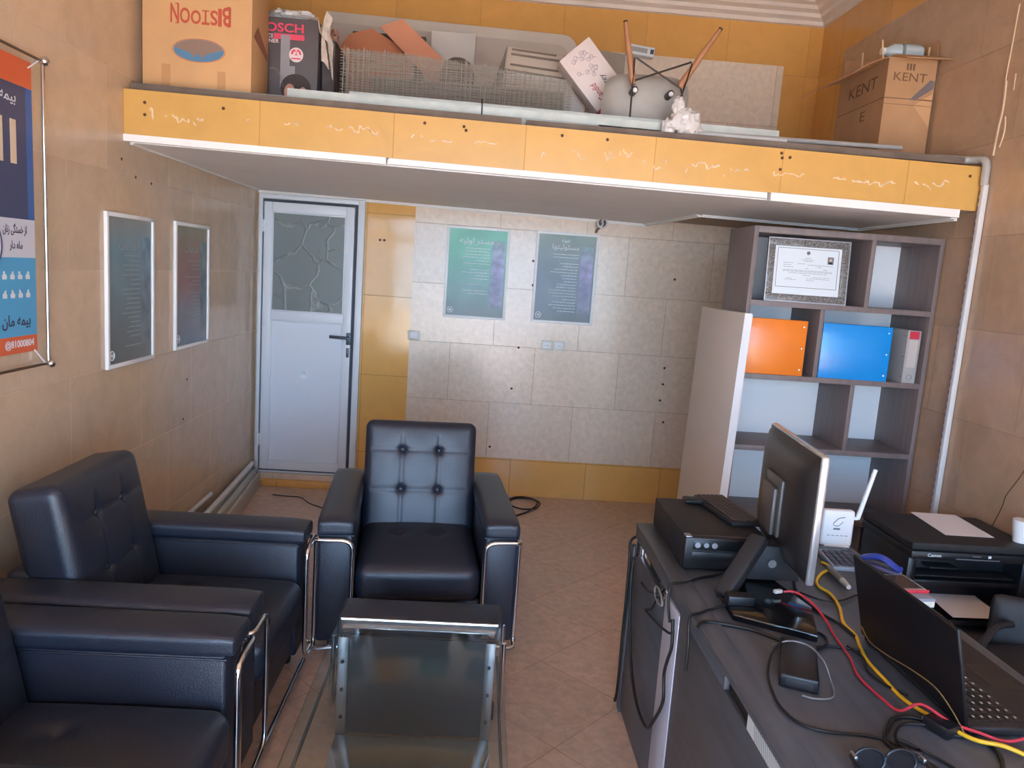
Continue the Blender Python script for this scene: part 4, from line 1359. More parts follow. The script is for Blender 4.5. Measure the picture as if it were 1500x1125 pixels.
# vacuum cleaner box
vz = lz(0.6) + 0.0
t = thing('appliance_box', 'dark grey appliance box with pink lettering beside the tan carton on the loft', 'box', (0.58, -1.45, vz))
mb = MB(); mb.box(0.375, 0.728, -1.58, -1.22, vz, 2.735, 0.003); body = mb.build('body', mat('charcoal_print', (88, 80, 82), 0.5, var=0.1, vscale=5), t)
mb = MB(); yv = -1.5804
lettering(mb, 'BOSCH', frame_back(0.552, yv, 2.690), w=0.212, h=0.040, mi=0, bold=0.02)
mb.box(0.520, 0.662, -1.5810, -1.58, 2.638, 2.663, mi=0)
lettering(mb, 'NCE', frame_back(0.497, yv, 2.650), w=0.040, h=0.017, mi=1, bold=0.01)
lettering(mb, 'CLEANER', frame_back(0.490, yv, 2.628), w=0.108, h=0.017, mi=1, bold=0.01)
mb.build('printed_title', [mat('print_pink', (224, 70, 98), 0.5), mat('print_pale', (226, 206, 206), 0.5)], body)
mb = MB()
mb.cyl((0.626, -1.5818, 2.572), (0.626, -1.580, 2.572), 0.033, n=28, mi=1)
lettering(mb, '2', frame_back(0.626, -1.5820, 2.580), w=0.011, h=0.020, mi=0, bold=0.02)
for k in range(7):
    a = math.pi * k / 6
    if abs(k - 3) < 1: continue
    mb.cyl((0.626 + 0.019 * math.cos(a), -1.5824, 2.578 + 0.016 * math.sin(a)), (0.626 + 0.019 * math.cos(a), -1.58, 2.578 + 0.016 * math.sin(a)), 0.0055, n=8, mi=0)
mb.box(0.604, 0.648, -1.5824, -1.58, 2.552, 2.558, mi=0)
mb.build('round_badge', [mat('print_pink', (0, 0, 0)), mat('print_pale', (0, 0, 0))], body)
# printed picture cut off by the edge: dark hair over a pale forehead and hands
mb = MB()
def blob(cx, czz, rx, rz_, mi, yo): mb.prism([(cx + rx * math.cos(a), yo, czz + rz_ * math.sin(a)) for a in [k * math.pi / 12 for k in range(24)]], (0, 0.0002, 0), mi=mi)
blob(0.628, 2.420, 0.072, 0.066, 0, -1.5822)
blob(0.600, 2.400, 0.026, 0.040, 1, -1.5824)
blob(0.662, 2.395, 0.019, 0.034, 1, -1.5824)
blob(0.632, 2.412, 0.013, 0.044, 0, -1.5826)
mb.tube(smooth([(0.505, -1.581, 2.505), (0.535, -1.581, 2.50), (0.558, -1.581, 2.465), (0.570, -1.581, 2.42)], 4), 0.0018, n=4, mi=2)
mb.build('printed_picture', [mat('print_hair', (58, 48, 48), 0.6), mat('print_skin', (196, 140, 120), 0.6), mat('print_line', (150, 140, 140), 0.5)], body)
mb = MB(); mb.box(0.553, 0.596, -1.5816, -1.5806, 2.42, 2.658); mb.box(0.596, 0.622, -1.5816, -1.5806, 2.42, 2.52)
mb.build('grey_tape', mat('grey_tape', (146, 142, 148), 0.3), body)
mb = MB()
mb.sheet(lambda u, v: (0.715 + 0.020 * v, -1.588 - 0.02 * v + 0.12 * u, 2.738 - 0.05 * v * v + 0.012 * math.sin(7 * u + 3 * v)), 6, 6, 0.003)
mb.build('torn_flap', mat('torn_paper', (200, 184, 168), 0.9, var=0.2, vscale=30), t)

def crumple(c, sc, seed, amp=0.35, n=14):
    mb = MB()
    off = Vector((seed * 3.1, seed * 1.7, seed))
    def f(p):
        return 1 + amp * (noise.noise(p * 2.1 + off) + 0.6 * noise.noise(p * 5.2 + off) + 0.35 * abs(noise.noise(p * 9 + off)))
    mb.ball(c, 1.0, sc, n, fn=f)
    return mb
tag(crumple((0.56, -1.44, 2.775), (0.12, 0.08, 0.034), 3).build('crumpled_sheet', mat('white_sheeting', (206, 202, 198), 0.7), ang=25), 'crumpled white sheeting on top of the dark appliance box', 'sheet')

# torn dark carton with a reddish bundle stuffed in
t = thing('torn_carton', 'torn dark carton between the appliance box and the wire mesh', 'box', (0.77, -1.42, lz(0.77)))
mb = MB(); carton_walls(mb, 0.742, 0.800, -1.545, -1.25, lz(0.77), 2.66); mb.build('body', mat('dark_torn_card', (66, 60, 60), 0.7, var=0.3, vscale=20), t)
mb = MB()
mb.sheet(lambda u, v: (0.738 + 0.055 * u, -1.552 - 0.010 * math.sin(6 * u + 4 * v), 2.56 + 0.16 * v - 0.08 * u * u), 8, 8, 0.003)
mb.sheet(lambda u, v: (0.735 + 0.030 * u + 0.02 * v, -1.556 + 0.006 * math.sin(8 * v), 2.68 + 0.11 * v - 0.03 * u), 6, 8, 0.003)
mb.build('torn_flap', mat('torn_paper', (0, 0, 0)), t)
tag(crumple((0.772, -1.44, 2.675), (0.022, 0.05, 0.050), 9, 0.5).build('plastic_bundle', mat('reddish_plastic', (150, 84, 72), 0.5, var=0.4, vscale=20, rgb2=(190, 160, 140)), ang=25), 'reddish plastic bundle stuck in the torn dark carton', 'bundle')

# wire mesh panels
mb = MB(); rnd = random.Random(12)
for layer in range(5):
    yy = -1.54 + layer * 0.035
    x0 = 0.815 + rnd.uniform(0.0, 0.02); x1 = 1.955 - 0.05 * (layer % 2)
    ph = rnd.uniform(0, 0.024)
    def top(x): return 2.648 - 0.030 * max(0, x - 1.0) - 0.045 * max(0, x - 1.28) + (0.006 * layer - 0.012) - 0.02 * max(0, x - 1.5)
    x = x0 + ph
    k = 0
    while x < x1:
        zt = top(x) + (0.008 if k % 4 == 0 else 0)
        mb.tube([(x, yy, lz(x) + 0.002), (x + rnd.uniform(-0.003, 0.003), yy + 0.004, zt)], 0.0011 if k % 4 else 0.0016, n=4)
        x += 0.0245; k += 1
    z = 2.27 + rnd.uniform(0, 0.02)
    while z < 2.66:
        pts = [(xx, yy + 0.002, min(z, 9)) for xx in [x0 + (x1 - x0) * q / 12 for q in range(13)] if top(xx) > z and z > lz(xx)]
        if len(pts) > 1:
            mb.tube([(a, b, c + rnd.uniform(-0.002, 0.002)) for a, b, c in pts], 0.0012, n=4)
        z += 0.0245 if layer % 2 else 0.013
tag(mb.build('wire_mesh', M_galvd), 'bundle of galvanised wire mesh panels standing along the loft edge', 'mesh')
# dusty sheet goods stacked right behind the mesh
mb = MB(); mb.box(0.94, 1.93, -1.34, -1.30, lz(1.9), 2.56, 0.004)
tag(mb.build('backing_board', mat('dusty_board', (146, 138, 128), 0.9, var=0.15, vscale=12)), 'dusty grey-brown board standing behind the wire mesh', 'board')
t = thing('bucket', 'dark grey round-topped bucket behind the wire mesh', 'bucket', (1.37, -1.16, lz(1.37)))
mb = MB(); pr = [(0.075, 0.0), (0.085, 0.20), (0.09, 0.36), (0.086, 0.40), (0.070, 0.435), (0.04, 0.455), (0.004, 0.46)]
mb.tube([(1.37, -1.16, lz(1.37) + z) for r, z in pr], [r for r, z in pr], n=24); mb.build('body', mat('grey_bucket', (112, 102, 92), 0.7), t)
mb = MB(); mb.tube([(1.37 + 0.088 * math.cos(a), -1.16 + 0.088 * math.sin(a), lz(1.37) + 0.385) for a in [k * math.pi / 14 for k in range(28)]], 0.005, n=6, closed=True); mb.build('rim', mat('grey_bucket', (0, 0, 0)), t)

# large rounded panel against the back wall and sheets before it
mb = MB()
def lean_panel(x0, x1, z0, z1, y, t, r, tilt=0.0):
    P = [(x0, z0), (x1, z0)]
    for k in range(7):
        a = k * math.pi / 12
        P.append((x1 - r + r * math.cos(a), z1 - r + r * math.sin(a)))
    P.append((x0, z1))
    return [(x, y, z - 0.014 * (x - x0)) for x, z in P], (0, t, 0)
p, e = lean_panel(0.44, 2.115, 2.29, 3.242, -0.09, 0.05, 0.11)
mb.prism(p, e, bev=0.01)
M_off = mat('off_white_panel', (222, 208, 194), 0.6, var=0.06, vscale=4)
hb = mb.build('rounded_panel', M_off); tag(hb, 'large off-white panel with rounded corners leaning on the back wall of the loft', 'panel')
mb = MB()
p, e = lean_panel(0.44, 2.05, 2.29, 3.17, -0.10, 0.009, 0.08)
mb.prism(p, e, bev=0.002)
mb.build('inset_face', mat('panel_face', (212, 196, 182), 0.6, var=0.05, vscale=4), hb)
mb = MB(); mb.box(1.176, 1.442, -0.62, -0.585, lz(1.3), 3.02, 0.006)
tag(mb.build('white_sheet', mat('grey_white_sheet', (204, 196, 188), 0.6, var=0.04, vscale=3)), 'smooth pale rectangular sheet standing behind the bucket', 'sheet')
def card(nm, pts, y, dy, label, bend, m):
    A, B, C_, D_ = [Vector((x, y + q, z)) for (x, z), q in zip(pts, dy)]
    mb = MB()
    mb.sheet(lambda u, v: A.lerp(B, u).lerp(D_.lerp(C_, u), v) + Vector((0, -bend * math.sin(math.pi * u), 0)), 8, 8, 0.005)
    return tag(mb.build(nm, m), label, 'cardboard', 'orange-brown card sheets on the loft')
mb = MB(); mb.prism([(0.66, -0.77, 2.30), (1.10, -0.77, 2.30), (1.09, -0.75, 2.80), (1.035, -0.75, 2.863), (0.846, -0.75, 2.962), (0.718, -0.75, 2.922), (0.668, -0.75, 2.857)], (0, 0.006, 0), bev=0.001)
tag(mb.build('card_sheet', M_orangec), 'orange-brown card sheet with a low slanted edge behind the diagonal card strip', 'cardboard', 'orange-brown card sheets on the loft')
mb = MB(); mb.prism([(1.885, -0.90, 2.275), (1.635, -0.90, 2.272), (0.905, -0.86, 2.945), (1.032, -0.86, 2.995)], (0, 0.006, 0), bev=0.001)
tag(mb.build('card_sheet', mat('orange_card_tall', (220, 148, 114), 0.85, var=0.05, vscale=4)), 'diagonal strip of orange-brown card leaning above the wire mesh', 'cardboard', 'orange-brown card sheets on the loft')
mb = MB(); mb.box(0.70, 1.14, -0.56, -0.52, lz(0.9), 2.995, 0.004)
tag(mb.build('dark_board', mat('dark_brown_board', (84, 70, 60), 0.8)), 'dark board peeping out behind the orange-brown card sheets', 'board')

# slotted appliance housing
Ma = Matrix.Translation((1.68, -1.13, 0)) @ Matrix.Rotation(R(3.5), 4, 'Y')
t = thing('appliance_housing', 'off-white slotted appliance housing behind the wire mesh', 'appliance', (1.68, -1.13, lz(1.7)))
mb = MB()
mb.box(-0.225, 0.225, -0.10, 0.12, lz(1.9) + 0.03, 2.665, 0.02, 3, M=Ma)
mb.prism([Ma @ Vector(p) for p in [(-0.225, -0.12, 2.665), (-0.225, 0.12, 2.665), (-0.225, 0.12, 2.825), (-0.225, -0.02, 2.805), (-0.225, -0.09, 2.70)]], Ma.to_3x3() @ Vector((0.45, 0, 0)), mi=1, bev=0.006)
mb.build('casing', [mat('housing_white', (226, 218, 210), 0.45), mat('housing_beige', (206, 192, 178), 0.5)], t)
mb = MB()
for y_, z_, w_ in ((-0.098, 2.692, 0.21), (-0.058, 2.755, 0.20), (-0.034, 2.785, 0.12)):
    mb.box(-0.20, -0.20 + 2 * w_, y_ - 0.006, y_ + 0.004, z_, z_ + 0.008, M=Ma)
mb.build('slots', mat('slot_brown', (120, 104, 92), 0.8), t)
mb = MB(); mb.prism([Ma @ Vector(p) for p in [(-0.30, -0.10, 2.50), (-0.232, -0.10, 2.50), (-0.228, -0.06, 2.80), (-0.245, -0.06, 2.72)]], (0, 0.10, 0))
mb.build('end_cap', mat('grey_end', (112, 104, 96), 0.7), t)

# tilted cutlery gift box
t = thing('gift_box', 'white patterned product box tilted on its corner beside the upturned chair', 'box', (2.02, -1.6, 2.45))
u_ = Vector((0.194, 0, -0.210)).normalized(); v_ = Vector((0.210, 0, 0.194)).normalized()
Mg = Matrix((( u_.x, v_.x, 0, 2.060), (0, 0, -1, -1.46), (u_.z, v_.z, 0, 2.622), (0, 0, 0, 1))) @ Matrix.Scale(1.066, 4)
mb = MB(); mb.box(-0.150, 0.150, -0.088, 0.088, -0.13, 0.0, 0.003, M=Mg)
body = mb.build('body', mat('gift_card', (216, 202, 198), 0.6, var=0.03, vscale=6), t)
mb = MB(); mb.box(0.138, 0.1512, -0.0885, 0.0885, -0.131, 0.0008, 0.001, M=Mg); mb.build('red_end', mat('print_crimson', (170, 60, 76), 0.6), body)
mb = MB()
def rot_(x, y): return Mg @ Matrix.Translation((x, y, 0.0004)) @ Matrix.Rotation(math.pi, 4, 'Z')
lettering(mb, 'Candid', rot_(0.070, -0.030), w=0.085, h=0.030, mi=0, bold=0.01, shear=0.2)
lettering(mb, 'Astey', rot_(0.060, 0.030), w=0.085, h=0.034, mi=1, bold=0.01, shear=0.3)
rnd = random.Random(6)
for k in range(14):
    cx, cy = rnd.uniform(-0.115, 0.0), rnd.uniform(-0.06, 0.05)
    mb.tube([Mg @ Vector((cx + 0.010 * math.cos(a), cy + 0.008 * math.sin(a), 0.0005)) for a in [q * math.pi / 5 for q in range(10)]], 0.0014, n=4, closed=True, mi=2)
    mb.tube([Mg @ Vector((cx, cy, 0.0005)), Mg @ Vector((cx + rnd.uniform(-0.02, 0.02), cy + rnd.uniform(0.01, 0.025), 0.0005))], 0.0014, n=4, mi=2)
mb.build('printing', [mat('print_red_dark', (170, 64, 72), 0.7), mat('print_ink', (92, 84, 86), 0.7), mat('print_lilac', (172, 160, 170), 0.7)], body)

# upturned shell chair
t = thing('shell_chair', 'upturned grey shell chair with wooden legs and crossed metal struts on the loft', 'chair', (2.30, -1.55, lz(2.3)))
def shell(u, v):
    a = -1 + 2 * u; b = -1 + 2 * v
    k = (1 - 0.10 * (a ** 4) * (b ** 4))
    x = 2.300 + 0.208 * a * k + 0.01 * b
    z = 2.455 + 0.152 * b * k
    y = -1.668 + 0.06 * (abs(a) ** 5) + 0.05 * (abs(b) ** 5) + 0.012 * (a * a + b * b)
    return (x, y, z)
mb = MB(); mb.sheet(lambda u, v: shell(u, 1 - v), 26, 22, -0.007)
mb.build('seat_shell', mat('grey_shell', (168, 164, 158), 0.55, var=0.08, vscale=9), t, ang=60)
M_leg = mat('beech_leg', (176, 124, 88), 0.5, var=0.12, vscale=14)
for a, b in (((2.212, -1.735, 2.525), (2.152, -1.735, 2.795)), ((2.428, -1.735, 2.530), (2.592, -1.735, 2.798))):
    A = Vector(a); B_ = Vector(b)
    mb = MB(); mb.tube([A, A.lerp(B_, 0.12), A.lerp(B_, 0.9), B_], [0.013, 0.0165, 0.0105, 0.0095], n=12)
    lg = mb.build('leg', M_leg, t)
    mb = MB(); mb.cyl(B_ - (B_ - A).normalized() * 0.001, B_ + (B_ - A).normalized() * 0.006, 0.010, n=10); mb.build('glide', M_darkmat, lg)
M_strut = mat('black_strut', (58, 50, 46), 0.45, metal=0.5)
for a, b in (((2.212, -1.752, 2.640), (2.425, -1.752, 2.524)), ((2.470, -1.754, 2.640), (2.215, -1.754, 2.540)),
             ((2.205, -1.752, 2.640), (2.210, -1.735, 2.345)), ((2.474, -1.752, 2.634), (2.405, -1.735, 2.345)), ((2.432, -1.752, 2.520), (2.495, -1.735, 2.330))):
    mb = MB(); mb.cyl(a, b, 0.0042, n=8); mb.build('strut', M_strut, t)
for x, z in ((2.222, 2.505), (2.392, 2.500)):
    mb = MB(); mb.cyl((x, -1.735, z), (x, -1.665, z), 0.016, n=14); mb.build('mount', M_strut, t)
    mb = MB(); mb.ball((x, -1.74, z - 0.004), 0.0115, n=8); mb.build('bolt_cap', M_whitep, t)

# emergency light on the back wall of the loft, pale boards behind the chair
t = thing('emergency_light', 'small white rectangular light fitting lying on the boards behind the upturned chair', 'light', (2.53, -0.10, 3.15))
Me = Matrix.Translation((2.545, -0.055, 3.165)) @ Matrix.Rotation(R(5), 4, 'Y')
mb = MB(); mb.box(-0.10, 0.085, -0.03, 0.03, -0.035, 0.028, 0.006, M=Me); mb.build('body', M_whitep, t)
mb = MB(); mb.box(-0.085, 0.035, -0.032, -0.028, -0.018, 0.012, 0.002, M=Me); mb.build('diffuser', mat('grey_diffuser', (176, 170, 166), 0.5), t)
mb = MB(); mb.box(0.055, 0.078, -0.033, -0.028, -0.018, 0.012, 0.002, M=Me); mb.build('vent', M_rubber, t)
mb = MB(); mb.prism([(2.10, -0.05, 2.29), (2.44, -0.05, 2.29), (2.44, -0.05, 3.135), (2.12, -0.05, 3.165)], (0, 0.03, 0), bev=0.002)
tag(mb.build('grey_board', mat('grey_concrete_board', (176, 162, 148), 0.8, var=0.08, vscale=7)), 'grey board leaning on the back wall behind the tilted product box', 'board')

# clear plastic bag
mb = crumple((2.436, -1.895, lz(2.44) + 0.085), (0.070, 0.040, 0.060), 5, 0.28, 16)
off = Vector((4, 2, 1))
mb.ball((2.398, -1.885, lz(2.4) + 0.155), 1.0, (0.028, 0.022, 0.042), 12, fn=lambda p: 1 + 0.3 * noise.noise(p * 2.3 + off) + 0.15 * noise.noise(p * 6 + off))
mb.ball((2.36, -1.885, lz(2.4) + 0.05), 1.0, (0.03, 0.03, 0.045), 10, fn=lambda p: 1 + 0.5 * noise.noise(p * 2.5 + off * 2))
tag(mb.build('plastic_bag', mat('white_bag', (206, 202, 200), 0.3, var=0.10, vscale=30, spec=0.6), ang=20), 'crumpled whitish plastic bag on the loft edge', 'bag')

# carton at the right end
kz = lz(3.65) + 0.0
t = thing('carton', 'open worn carton with dark lettering in the right corner of the loft', 'box', (3.66, -1.22, kz))
kx0, kx1, ky0, ky1, kt = 3.535, 3.785, -1.475, -0.98, 2.825
mb = MB(); carton_walls(mb, kx0, kx1, ky0, ky1, kz, kt); body = mb.build('body', M_cardd, t)
mb = MB()
lettering(mb, 'KENT', frame_back(3.655, ky0 - 0.0004, 2.735), w=0.17, h=0.040, mi=0, bold=0.0)
for k in range(3):
    mb.box(3.63 + k * 0.016, 3.64 + k * 0.016, ky0 - 0.0006, ky0, 2.768, 2.800, mi=0)
lettering(mb, 'KENT', frame_right(kx0 - 0.0004, -1.235, 2.725), w=0.30, h=0.060, mi=0)
lettering(mb, 'E', frame_right(kx0 - 0.0004, -1.27, 2.575), w=0.05, h=0.05, mi=0)
mb.box(kx0, kx1, ky0 - 0.0006, ky0, 2.628, 2.632, mi=0)
mb.box(kx0, kx1, ky0 - 0.0006, ky0, 2.600, 2.602, mi=0)
mb.box(kx0 - 0.0006, kx0, ky0, ky1, 2.628, 2.632, mi=0)
mb.build('printing', mat('print_dark_brown', (120, 86, 62), 0.8), body)
mb = MB()
mb.prism([(3.665, ky0 - 0.0008, 2.626), (3.695, ky0 - 0.0008, 2.626), (3.782, ky0 - 0.0008, 2.690), (3.782, ky0 - 0.0008, 2.725), (3.760, ky0 - 0.0008, 2.728)], (0, 0.0006, 0))
mb.build('grey_tape', mat('dark_tape', (116, 108, 110), 0.35), body)
mb = MB()
mb.prism([(3.69, ky0 - 0.0006, 2.60), (3.782, ky0 - 0.0006, 2.665), (3.782, ky0 - 0.0006, 2.50)], (0, 0.0004, 0))
mb.build('pale_patch', mat('pale_card', (206, 160, 118), 0.85), body)
def kflap(nm, A, B, C_, D_):
    A, B, C_, D_ = map(Vector, (A, B, C_, D_))
    mb = MB(); mb.sheet(lambda u, v: A.lerp(B, u).lerp(D_.lerp(C_, u), v) + Vector((0, 0, 0.01 * math.sin(math.pi * v))), 8, 5, 0.004)
    mb.build(nm, M_cardd, t)
kflap('flap', (kx0, ky0, kt), (kx0, ky1, kt), (3.28, -0.99, 2.70), (3.36, -1.49, 2.735))
kflap('flap', (kx0, ky0, kt), (kx1, ky0, kt), (3.795, -1.59, 2.800), (kx0 + 0.03, -1.59, 2.792))
kflap('flap', (kx1, ky0, kt), (kx1, ky1, kt), (3.794, -1.0, 2.95), (3.794, -1.44, 2.93))
kflap('flap', (kx0, ky1, kt), (kx1, ky1, kt), (kx1, -0.93, 2.97), (kx0 + 0.02, -0.93, 2.95))
t = thing('plastic_bottle', 'pale bluish plastic bottle in the top of the open worn carton', 'bottle', (3.67, -1.36, 2.79))
pr = [(0.004, 0.0), (0.034, 0.004), (0.042, 0.02), (0.043, 0.10), (0.040, 0.15), (0.022, 0.175), (0.017, 0.19)]
mb = MB(); mb.tube([(3.755 - z, -1.37 + 0.1 * z, 2.882 + 0.02 * z) for r, z in pr], [r for r, z in pr], n=18)
mb.build('body', mat('bottle_plastic', (186, 198, 204), 0.25, spec=0.7), t)
mb = MB(); mb.cyl((3.655, -1.362, 2.884), (3.640, -1.361, 2.884), 0.0432, n=18); mb.build('label_band', mat('green_grey', (120, 136, 128), 0.5), t)
mb = MB(); mb.cyl((3.568, -1.352, 2.886), (3.548, -1.350, 2.886), 0.018, n=14); mb.build('cap', M_whitep, t)
for i, (a, b, lab) in enumerate((((3.575, -1.42, 2.55), (3.525, -1.40, 2.925), 'tall thin stick rising from the open worn carton'),
                               ((3.556, -1.20, 2.50), (3.545, -1.16, 2.93), 'shorter thin stick rising behind the left flap of the open worn carton'),
                               ((3.748, -1.44, 2.55), (3.768, -1.41, 2.905), 'thin stick by the right wall in the open worn carton'))):
    mb = MB(); mb.tube([a, b], [0.006, 0.005], n=8)
    tag(mb.build('stick', mat('pale_stick', (206, 176, 142), 0.7)), lab, 'stick', 'sticks in the open carton')

# metal profiles, planks and pipes along the loft edge
def channel(nm, x0, x1, y, dz, w, h, label, m, tilt=0.0):
    mb = MB(); t_ = 0.002
    def B_(ya, yb, za, zb):
        mb.prism([(x0, ya, lz(x0) + za), (x0, yb, lz(x0) + za), (x0, yb, lz(x0) + zb), (x0, ya, lz(x0) + zb)], (x1 - x0, 0, lz(x1) - lz(x0) + tilt))
    B_(y - w / 2, y + w / 2, dz, dz + t_)
    B_(y - w / 2, y - w / 2 + t_, dz + t_, dz + h)
    B_(y + w / 2 - t_, y + w / 2, dz + t_, dz + h)
    B_(y - w / 2 + t_, y - w / 2 + 0.008, dz + h - t_, dz + h)
    B_(y + w / 2 - 0.008, y + w / 2 - t_, dz + h - t_, dz + h)
    return tag(mb.build(nm, m, ang=30), label, 'metal profile', 'galvanised profiles along the loft edge')
mb = MB(); x0, x1 = 0.02, 1.70
mb.prism([(x0, -1.93, lz(x0)), (x0, -1.875, lz(x0)), (x0, -1.875, lz(x0) + 0.034), (x0, -1.93, lz(x0) + 0.034)], (x1 - x0, 0, lz(x1) - lz(x0)), bev=0.002)
M_plank = mat('dark_plank', (112, 98, 88), 0.8, var=0.2, vscale=10)
tag(mb.build('plank', M_plank), 'dark batten on the loft edge below the tan carton', 'plank')
mb = MB(); x0, x1 = 1.72, 3.72
mb.prism([(x0, -1.925, lz(x0)), (x0, -1.87, lz(x0)), (x0, -1.87, lz(x0) + 0.030), (x0, -1.925, lz(x0) + 0.030)], (x1 - x0, 0, lz(x1) - lz(x0) + 0.012), bev=0.002)
tag(mb.build('plank', M_plank), 'dark batten on the loft edge below the lettered worn carton', 'plank')
channel('metal_profile', 0.30, 2.05, -1.835, 0.0, 0.055, 0.050, 'left long galvanised channel lying on the loft edge before the wire mesh', M_galv)
channel('metal_profile', 2.07, 3.30, -1.835, 0.0, 0.055, 0.044, 'right galvanised channel on the loft edge below the upturned chair', M_galv)
channel('metal_profile', 0.42, 3.20, -1.775, 0.0, 0.050, 0.050, 'long galvanised channel lying just behind the front channels', M_galv)
channel('metal_profile', 0.92, 2.90, -1.772, 0.051, 0.050, 0.058, 'upper long galvanised channel along the foot of the wire mesh', mat('galvanised_bright', (184, 190, 184), 0.5, metal=0.3, var=0.1, vscale=16))
channel('metal_profile', 0.66, 2.36, -1.830, 0.051, 0.052, 0.034, 'galvanised channel lying on top of the two lower left channels', mat('galvanised_bright', (184, 190, 184), 0.5, metal=0.3, var=0.1, vscale=16))
def rodlike(nm, a, b, r, label, cat, m, grp=None):
    mb = MB(); mb.cyl(a, b, r, n=14)
    return tag(mb.build(nm, m), label, cat, grp)
rodlike('plastic_pipe', (2.55, -1.80, lz(2.55) + 0.064), (3.485, -1.80, 2.326), 0.011, 'pale grey pipe on top of the channels ending before the worn carton', 'pipe', M_pipeg)
rodlike('plastic_pipe', (2.42, -1.845, lz(2.42) + 0.055), (2.92, -1.845, lz(2.92) + 0.055), 0.010, 'short white pipe beside the plastic bag', 'pipe', M_pipe)
mb = MB(); mb.tube(smooth([(1.52, -1.857, lz(1.5) + 0.0), (1.522, -1.866, lz(1.5) + 0.05), (1.520, -1.85, lz(1.5) + 0.115)], 4), 0.003, n=6)
tag(mb.build('wire_tie', M_cabk), 'dark wire tie round the channels at the middle of the loft', 'tie')

# ================================================================== FLOOR THINGS
# white boards and tubes lying along the left wall
def board(x0a, x1a, x0b, x1b, ya, yb, z0, z1, m, label, cat='board'):
    mb = MB()
    mb.prism([(x0a, ya, z0), (x1a, ya, z0), (x1a, ya, z1), (x0a, ya, z1)], (x0b - x0a, yb - ya, 0), bev=0.002)
    return tag(mb.build('white_board', m), label, cat, 'white boards along the left wall')
board(0.062, 0.082, 0.188, 0.208, -0.115, -1.45, 0.0, 0.105, mat('board_beige', (196, 186, 174), 0.6), 'front pale beige board standing on edge along the left wall')
board(0.030, 0.058, 0.150, 0.184, -0.115, -1.45, 0.0, 0.135, mat('board_grey', (190, 192, 184), 0.55), 'grey-white board behind the front board at the left wall')
board(0.004, 0.026, 0.100, 0.145, -0.115, -1.45, 0.0, 0.150, mat('board_white', (208, 204, 194), 0.55), 'innermost white board standing along the left wall')
rodlike('plastic_tube', (0.026, -0.12, 0.168), (0.118, -1.40, 0.168), 0.017, 'long white tube resting on the boards at the left wall', 'tube', M_pipe, 'white tubes at the left wall')
rodlike('plastic_tube', (0.030, -0.95, 0.195), (0.060, -1.75, 0.200), 0.013, 'shorter white tube against the left wall above the long tube', 'tube', M_pipe, 'white tubes at the left wall')

def cable(nm, label, pts, r, m, n=6, cat='cable', plug=None):
    mb = MB(); P = smooth(pts, 5)
    mb.tube(P, r, n=7)
    o = mb.build(nm, m, ang=60)
    tag(o, label, cat)
    return o
cable('floor_cable', 'black cable coiled on the floor by the back wall right of the armchair', [(1.80, -0.25, 0.006), (1.90, -0.07, 0.008), (2.0, -0.06, 0.010), (2.08, -0.16, 0.008), (2.04, -0.30, 0.008), (1.94, -0.34, 0.012), (1.86, -0.26, 0.016), (1.90, -0.14, 0.020), (2.02, -0.12, 0.02), (2.06, -0.22, 0.018), (1.97, -0.40, 0.008), (1.82, -0.52, 0.006), (1.70, -0.50, 0.006)], 0.0055, M_cabk)
cable('floor_cable', 'thin dark cord lying on the floor before the door', [(0.22, -0.30, 0.004), (0.33, -0.32, 0.004), (0.42, -0.33, 0.004), (0.50, -0.44, 0.004), (0.60, -0.52, 0.004), (0.72, -0.60, 0.004)], 0.003, M_cabk)

# ================================================================== DESK THINGS
D = 0.75
# small desktop computer lying flat
t = thing('desktop_computer', 'black slim desktop computer lying flat at the far end of the desk', 'computer', (2.42, -2.95, D))
mb = MB(); mb.box(2.246, 2.515, -3.135, -2.755, D + 0.006, D + 0.108, 0.004); mb.build('case', M_darkmat, t)
mb = MB(); mb.box(2.244, 2.517, -3.165, -3.135, D + 0.004, D + 0.110, 0.008, 3); fr = mb.build('front_bezel', M_dark, t)
mb = MB()
for k, x in enumerate((2.285, 2.312, 2.338)):
    mb.cyl((x, -3.169, D + 0.085), (x, -3.163, D + 0.085), 0.009 if k != 1 else 0.008, n=14)
mb.build('ports', mat('port_grey', (142, 150, 160), 0.4), fr)
mb = MB(); mb.box(2.270, 2.41, -3.167, -3.163, D + 0.070, D + 0.1, 0.001); mb.box(2.270, 2.49, -3.1665, -3.163, D + 0.035, D + 0.062, 0.001)
mb.build('drive_bay', M_dark, fr)
mb = MB(); mb.box(2.247, 2.266, -3.1665, -3.135, D + 0.1085, D + 0.1115, 0.0005); mb.build('corner_badge', M_steel, t)
for x in (2.27, 2.49):
    for y in (-3.11, -2.78):
        mb = MB(); mb.cyl((x, y, D), (x, y, D + 0.007), 0.012, n=10); mb.build('foot', M_darkmat, t)
